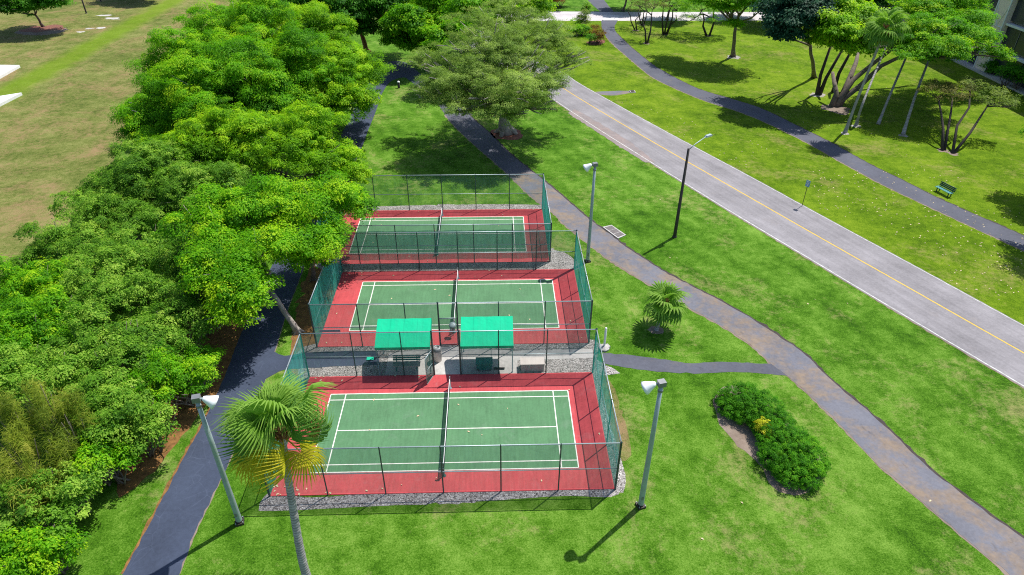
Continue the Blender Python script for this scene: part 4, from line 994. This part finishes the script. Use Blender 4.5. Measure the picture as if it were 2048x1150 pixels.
# ---- hedge bed on the near lawn
patch('soil_bed', [(1425, 800), (1440, 780), (1480, 775), (1560, 830), (1620, 890), (1648, 930), (1632, 975), (1590, 990), (1545, 975), (1520, 930), (1478, 892), (1440, 850)], .0056, M_soil, jit=.06)
GH = 'clipped hedge shrubs in the soil bed'
shrub('hedge_shrub', 'clipped dark green hedge shrub at the upper end of the soil bed', 'shrub', [LB(1480, 800, .55, 38, .75), LB(1525, 822, .6, 42, .75), LB(1550, 845, .55, 34, .75), LB(1460, 815, .45, 24, .8), LB(1500, 822, .5, 36, .75), LB(1452, 795, .45, 22, .8), LB(1500, 790, .45, 24, .8), LB(1535, 852, .5, 30, .75)], 'hedge', 'hedge', 90, GH, low=-.75, inner=.1)
shrub('hedge_shrub', 'clipped dark green hedge shrub at the lower end of the soil bed', 'shrub', [LB(1570, 885, .6, 46, .75), LB(1600, 915, .62, 46, .75), LB(1608, 945, .5, 34, .75), LB(1560, 915, .5, 38, .75), LB(1555, 872, .5, 34, .75), LB(1585, 940, .5, 36, .75), LB(1628, 925, .5, 24, .8), LB(1605, 890, .5, 26, .8)], 'hedge', 'hedge', 91, GH, low=-.75, inner=.1)
shrub('croton_bush', 'yellow leafed bush between the two hedge shrubs', 'shrub', [LB(1526, 850, .95, 13, 1.0), LB(1535, 866, .85, 9, .9)], 'hedge', 'yellow', 92, None, low=-.5)

# ------------------------------------------------------------------ fan palms
def frond_mesh(name, r, pet, blade, nseg, mat, droop):
    """petiole along +x, then a pleated fan of pointed segments"""
    V = []; F = []; T = []
    ang = R(150)
    root = Vector((pet, 0, 0))
    for k in range(nseg):
        a0 = -ang+2*ang*k/nseg; a1 = -ang+2*ang*(k+1)/nseg; am = (a0+a1)/2
        ln = blade*(1-.28*abs(am/ang)**1.6)*r.uniform(.88, 1.06)
        rows = [0, .3, .58, .8, 1.0]; idx = []
        for j, t in enumerate(rows):
            wd = (1.0 if t <= .58 else (1-t)/.42*.9+.04)
            rr = ln*t; dz = -droop*ln*max(0, t-.35)**2*1.8*(1+.5*r.random()); up = .10*blade*math.sin(min(t, .7)*2.2)
            for sgn, aa in ((-1, a0), (0, am), (1, a1)):
                a = am+(aa-am)*wd*(.96 if t > 0 else 0)
                x = root.x+rr*math.cos(a)*(1-.15*max(0, t-.5)); y = rr*math.sin(a)
                fold = .045*blade*t*(1 if sgn == 0 else -.2)*min(1, 2*(1-t)+.2)
                V.append((x, y, up+dz+fold-.12*abs(y)*abs(y)/blade)); 
                T.append(.35+.3*r.random()*.6+.25*t)
            idx.append(len(V)-3)
        for j in range(len(rows)-1):
            a, b = idx[j], idx[j+1]
            F.append((a, a+1, b+1, b)); F.append((a+1, a+2, b+2, b+1))
    w = .02*max(1, blade)
    o = len(V)
    for x, z in ((0, 0), (pet*.5, .06*pet), (pet+.08, .02)):
        ww = w*(1.6-.8*x/pet); V += [(x, -ww, z), (x, 0, z-ww), (x, ww, z), (x, 0, z+ww*.6)]; T += [.8]*4
    for j in range(2):
        for k in range(4): F.append((o+j*4+k, o+j*4+(k+1) % 4, o+j*4+4+(k+1) % 4, o+j*4+4+k))
    me = bpy.data.meshes.new(name); me.from_pydata(V, [], F); me.materials.append(mat)
    at_ = me.attributes.new('tint', 'FLOAT', 'POINT'); at_.data.foreach_set('value', np.array(T, np.float32)); me.update()
    return me
def fan_palm(label, trunk, tr, pet, blade, nfr, seed, wind=(0, 0), nseg=34, yellow=0, brown=0, skirt=False, group=None, mg=None, ragged=0):
    r = random.Random(seed); base = Vector(trunk[0])
    t = thing('fan_palm', label, 'palm tree', tuple(base), 0, group)
    loc = [Vector(p)-base for p in trunk]
    pts = catmull3(loc, 26); m = MB(); n = len(pts)
    m.tube(pts, [tr*(1.45-.45*min(1, i/(n*.15)))*(1-.28*i/n)*(1+.022*r.gauss(0, 1)) for i in range(n)], 12)
    m.build('trunk', M_palmtrunk, t, True)
    top = pts[-1]; bm = MB()
    for k in range(26):
        a = k*2.4; z = -.45+.55*k/26
        d = Vector((math.cos(a), math.sin(a), 0)); s = top+Vector((0, 0, z))+d*tr*.7
        bm.tube([s, s+d*tr*.9+Vector((0, 0, .16)), s+d*tr*1.3+Vector((0, 0, .36))], [tr*.34, tr*.24, tr*.10], 5)
    bm.lathe([(tr*.8, -.6), (tr*1.15, -.2), (tr*.9, .15), (.04, .4)], top, 10)
    bm.build('boots', M_boot, t)
    g_ = mg or M_palm
    vg = [frond_mesh('frond', r, pet*f, blade*f, nseg, g_, dr) for f, dr in ((1, .45+.3*ragged), (.95, .7+.4*ragged), (1.05, .6), (.85, .25))]
    vd = [frond_mesh('frond', r, pet*.9, blade*.95, nseg, M_palm_d, .8) for _ in range(2)]
    vy = [frond_mesh('frond', r, pet*.85, blade*.9, nseg, M_palm_y, .9)] if yellow else []
    vb = [frond_mesh('frond', r, pet*.7, blade*.8, nseg, M_palm_b, 1.5)] if brown or skirt else []
    for k in range(nfr):
        t_ = (k+.5)/nfr; el = 1.35-2.05*t_**.9; az = k*2.39996+r.gauss(0, .15)
        d = Vector((math.cos(az)*math.cos(el)+wind[0]*(.4+.4*t_), math.sin(az)*math.cos(el)+wind[1], math.sin(el)))
        d.normalize()
        if ragged and k >= nfr-brown-yellow:      # ageing fronds hang out on the side facing the drone
            az = -1.57+(k-(nfr-brown-yellow)-2.2)*.60; el = .05-.16*(k % 3)
            d = Vector((math.cos(az)*math.cos(el)+wind[0]*.5, math.sin(az)*math.cos(el), math.sin(el))).normalized()
        elif ragged and el < .55 and math.sin(az) < -.25:
            el += .75; d = Vector((math.cos(az)*math.cos(el)+wind[0]*.5, math.sin(az)*math.cos(el)+wind[1], math.sin(el))).normalized()
        if k >= nfr-brown: me = vb[0]
        elif k >= nfr-brown-yellow: me = vy[0]
        elif t_ > .68: me = r.choice(vd)
        else: me = r.choice(vg)
        o = link('frond', me, t)
        x = d; up = Vector((0, 0, 1)); z = (up-x*up.dot(x))
        z = z.normalized() if z.length > .05 else Vector((-math.cos(az), -math.sin(az), 0)); y = z.cross(x); roll = r.gauss(0, .35+.3*ragged)
        y2 = y*math.cos(roll)+z*math.sin(roll); z2 = z*math.cos(roll)-y*math.sin(roll)
        mm = Matrix(((x.x, y2.x, z2.x), (x.y, y2.y, z2.y), (x.z, y2.z, z2.z))).to_4x4(); mm.translation = top+Vector((0, 0, .1-.35*t_))+d*tr*.3
        sc_ = r.uniform(.88, 1.08)*(.75+.25*min(1, t_*4))
        o.matrix_local = mm @ Matrix.Scale(sc_, 4)
        if me in vy: o['label'] = 'yellowing frond'
    if skirt:
        sm = MB()
        for k in range(40):
            a = k*2.4; d = Vector((math.cos(a), math.sin(a), 0)); s = top+Vector((0, 0, -.1))
            sm.tube([s, s+d*.4+Vector((0, 0, -.4)), s+d*.55+Vector((0, 0, -1.3-.4*r.random()))], [.05, .14, .02], 4)
        sm.build('dead_skirt', M_boot, t)
    return t
def catmull3(pts, per):
    P = [pts[0]*2-pts[1]]+pts+[pts[-1]*2-pts[-2]]; out = []
    for i in range(1, len(P)-2):
        a, b, c, d = P[i-1], P[i], P[i+1], P[i+2]
        for k in range(per):
            t = k/per; out.append(.5*((2*b)+(c-a)*t+(2*a-5*b+4*c-d)*t*t+(3*b-a-3*c+d)*t**3))
    out.append(pts[-1]); return out
zc = 8.6
pc = at(562, 862, zc)
pm = at(598, 1100, 3.0)
pb = Vector((pm.x+.15, pm.y-.15, 0))
fan_palm('tall fan palm with grey trunk and yellowing lower fronds before the nearest court', [pb, (pb.x*.2+pm.x*.8, pb.y*.2+pm.y*.8, 2.2), at(585, 1010, 5.2), pc], .20, 1.30, 1.42, 27, 5, wind=(-.48, .08), nseg=40, yellow=5, brown=0, ragged=1)
sp = at(1313, 660)
fan_palm('short fan palm on the triangle of grass between the paths', [sp, (sp.x+.12, sp.y+.05, .8), (sp.x+.36, sp.y+.15, 2.25)], .12, .80, 1.08, 22, 6, nseg=18)
disc('mulch_ring', sp, .5, .006, M_soil, .2)
def P3(u, v, z): return at(u, v, z)
GPalm = 'tall palms in the right tree clump'
fan_palm('tall palm with brown skirt, its pale trunk leftmost of the clump', [at(1690, 265), at(1718, 190, 4.3), at(1772, 55, 11.8)], .17, 1.25, 1.35, 26, 7, nseg=20, skirt=True, group=GPalm, mg=M_palm)
fan_palm('tall palm close behind the skirted palm, trunk second from left', [at(1712, 250), at(1730, 195, 3.4), at(1782, 70, 8.4)], .15, .8, .85, 18, 8, nseg=18, group=GPalm, mg=M_palm_d)
fan_palm('tall palm whose trunk stands between two palm trunks and vanishes in the ficus crown', [at(1756, 249), at(1785, 178, 3.4), at(1822, 92, 6.2)], .16, .8, .85, 18, 9, nseg=18, group=GPalm, mg=M_palm_d)
fan_palm('tall palm with the rightmost dark trunk of the clump', [at(1806, 269), at(1832, 188, 3.6), at(1866, 98, 6.4)], .17, .8, .85, 18, 10, nseg=18, group=GPalm, mg=M_palm_d)
for u, v in ((1690, 267), (1712, 252), (1806, 271)): disc('gravel_ring', at(u, v), .5, .0062, M_ring, .35)
fan_palm('little feather topped palm by the cross road', [at(1172, 34), at(1172, 28, .9), at(1172, 15, 2.4)], .10, .5, .9, 16, 14, nseg=16, mg=M_palm)

# ------------------------------------------------------------------ small litter on the grass
r = np.random.default_rng(3); V = []; F = []
def litter(n, pick):
    for _ in range(n):
        p = pick(); a = r.uniform(0, 6.28); s = r.uniform(.05, .11)
        o = len(V); c, d = math.cos(a)*s, math.sin(a)*s
        V.extend([(p.x-c, p.y-d, .02), (p.x+d*.55, p.y-c*.55, .035), (p.x+c, p.y+d, .02), (p.x-d*.55, p.y+c*.55, .045)]); F.append((o, o+1, o+2, o+3))
def tri(a, b, c, d):
    def f():
        s, t = r.random(), r.random(); p = at(*a)*(1-s)*(1-t)+at(*b)*s*(1-t)+at(*c)*s*t+at(*d)*(1-s)*t; return p
    return f
litter(190, tri((1620, 340), (1900, 330), (2048, 560), (1640, 420))); litter(100, tri((1800, 420), (2048, 420), (2048, 620), (1900, 570)))
litter(70, tri((1260, 200), (1560, 300), (1500, 340), (1220, 210))); litter(10, tri((1200, 330), (1400, 420), (1900, 700), (1300, 520)))
litter(3, tri((1280, 1000), (1900, 1000), (1900, 1140), (1000, 1140))); litter(40, tri((1500, 120), (1900, 200), (1900, 330), (1600, 270)))
zc0 = len(V)
def oncourt():
    q = courts[int(r.integers(0, 3))][2]; x = r.uniform(q[0], q[2]); y = r.uniform(q[1], q[3])
    if r.random() < .6: x = q[0]+abs(r.normal(0, 1.2)) if r.random() < .6 else x; y = q[1]+abs(r.normal(0, .5)) if r.random() < .5 else q[3]-abs(r.normal(0, .6))
    return Vector((min(max(x, q[0]), q[2]), min(max(y, q[1]), q[3]), 0))
litter(130, oncourt)
V[zc0:] = [(a, b_, c+.03) for a, b_, c in V[zc0:]]
tag(MB().add(V, F).build('fallen_leaves', simple('pale_dry_leaf', (.62, .52, .33), .8)), kind='stuff')
print('leaves', NLEAF)
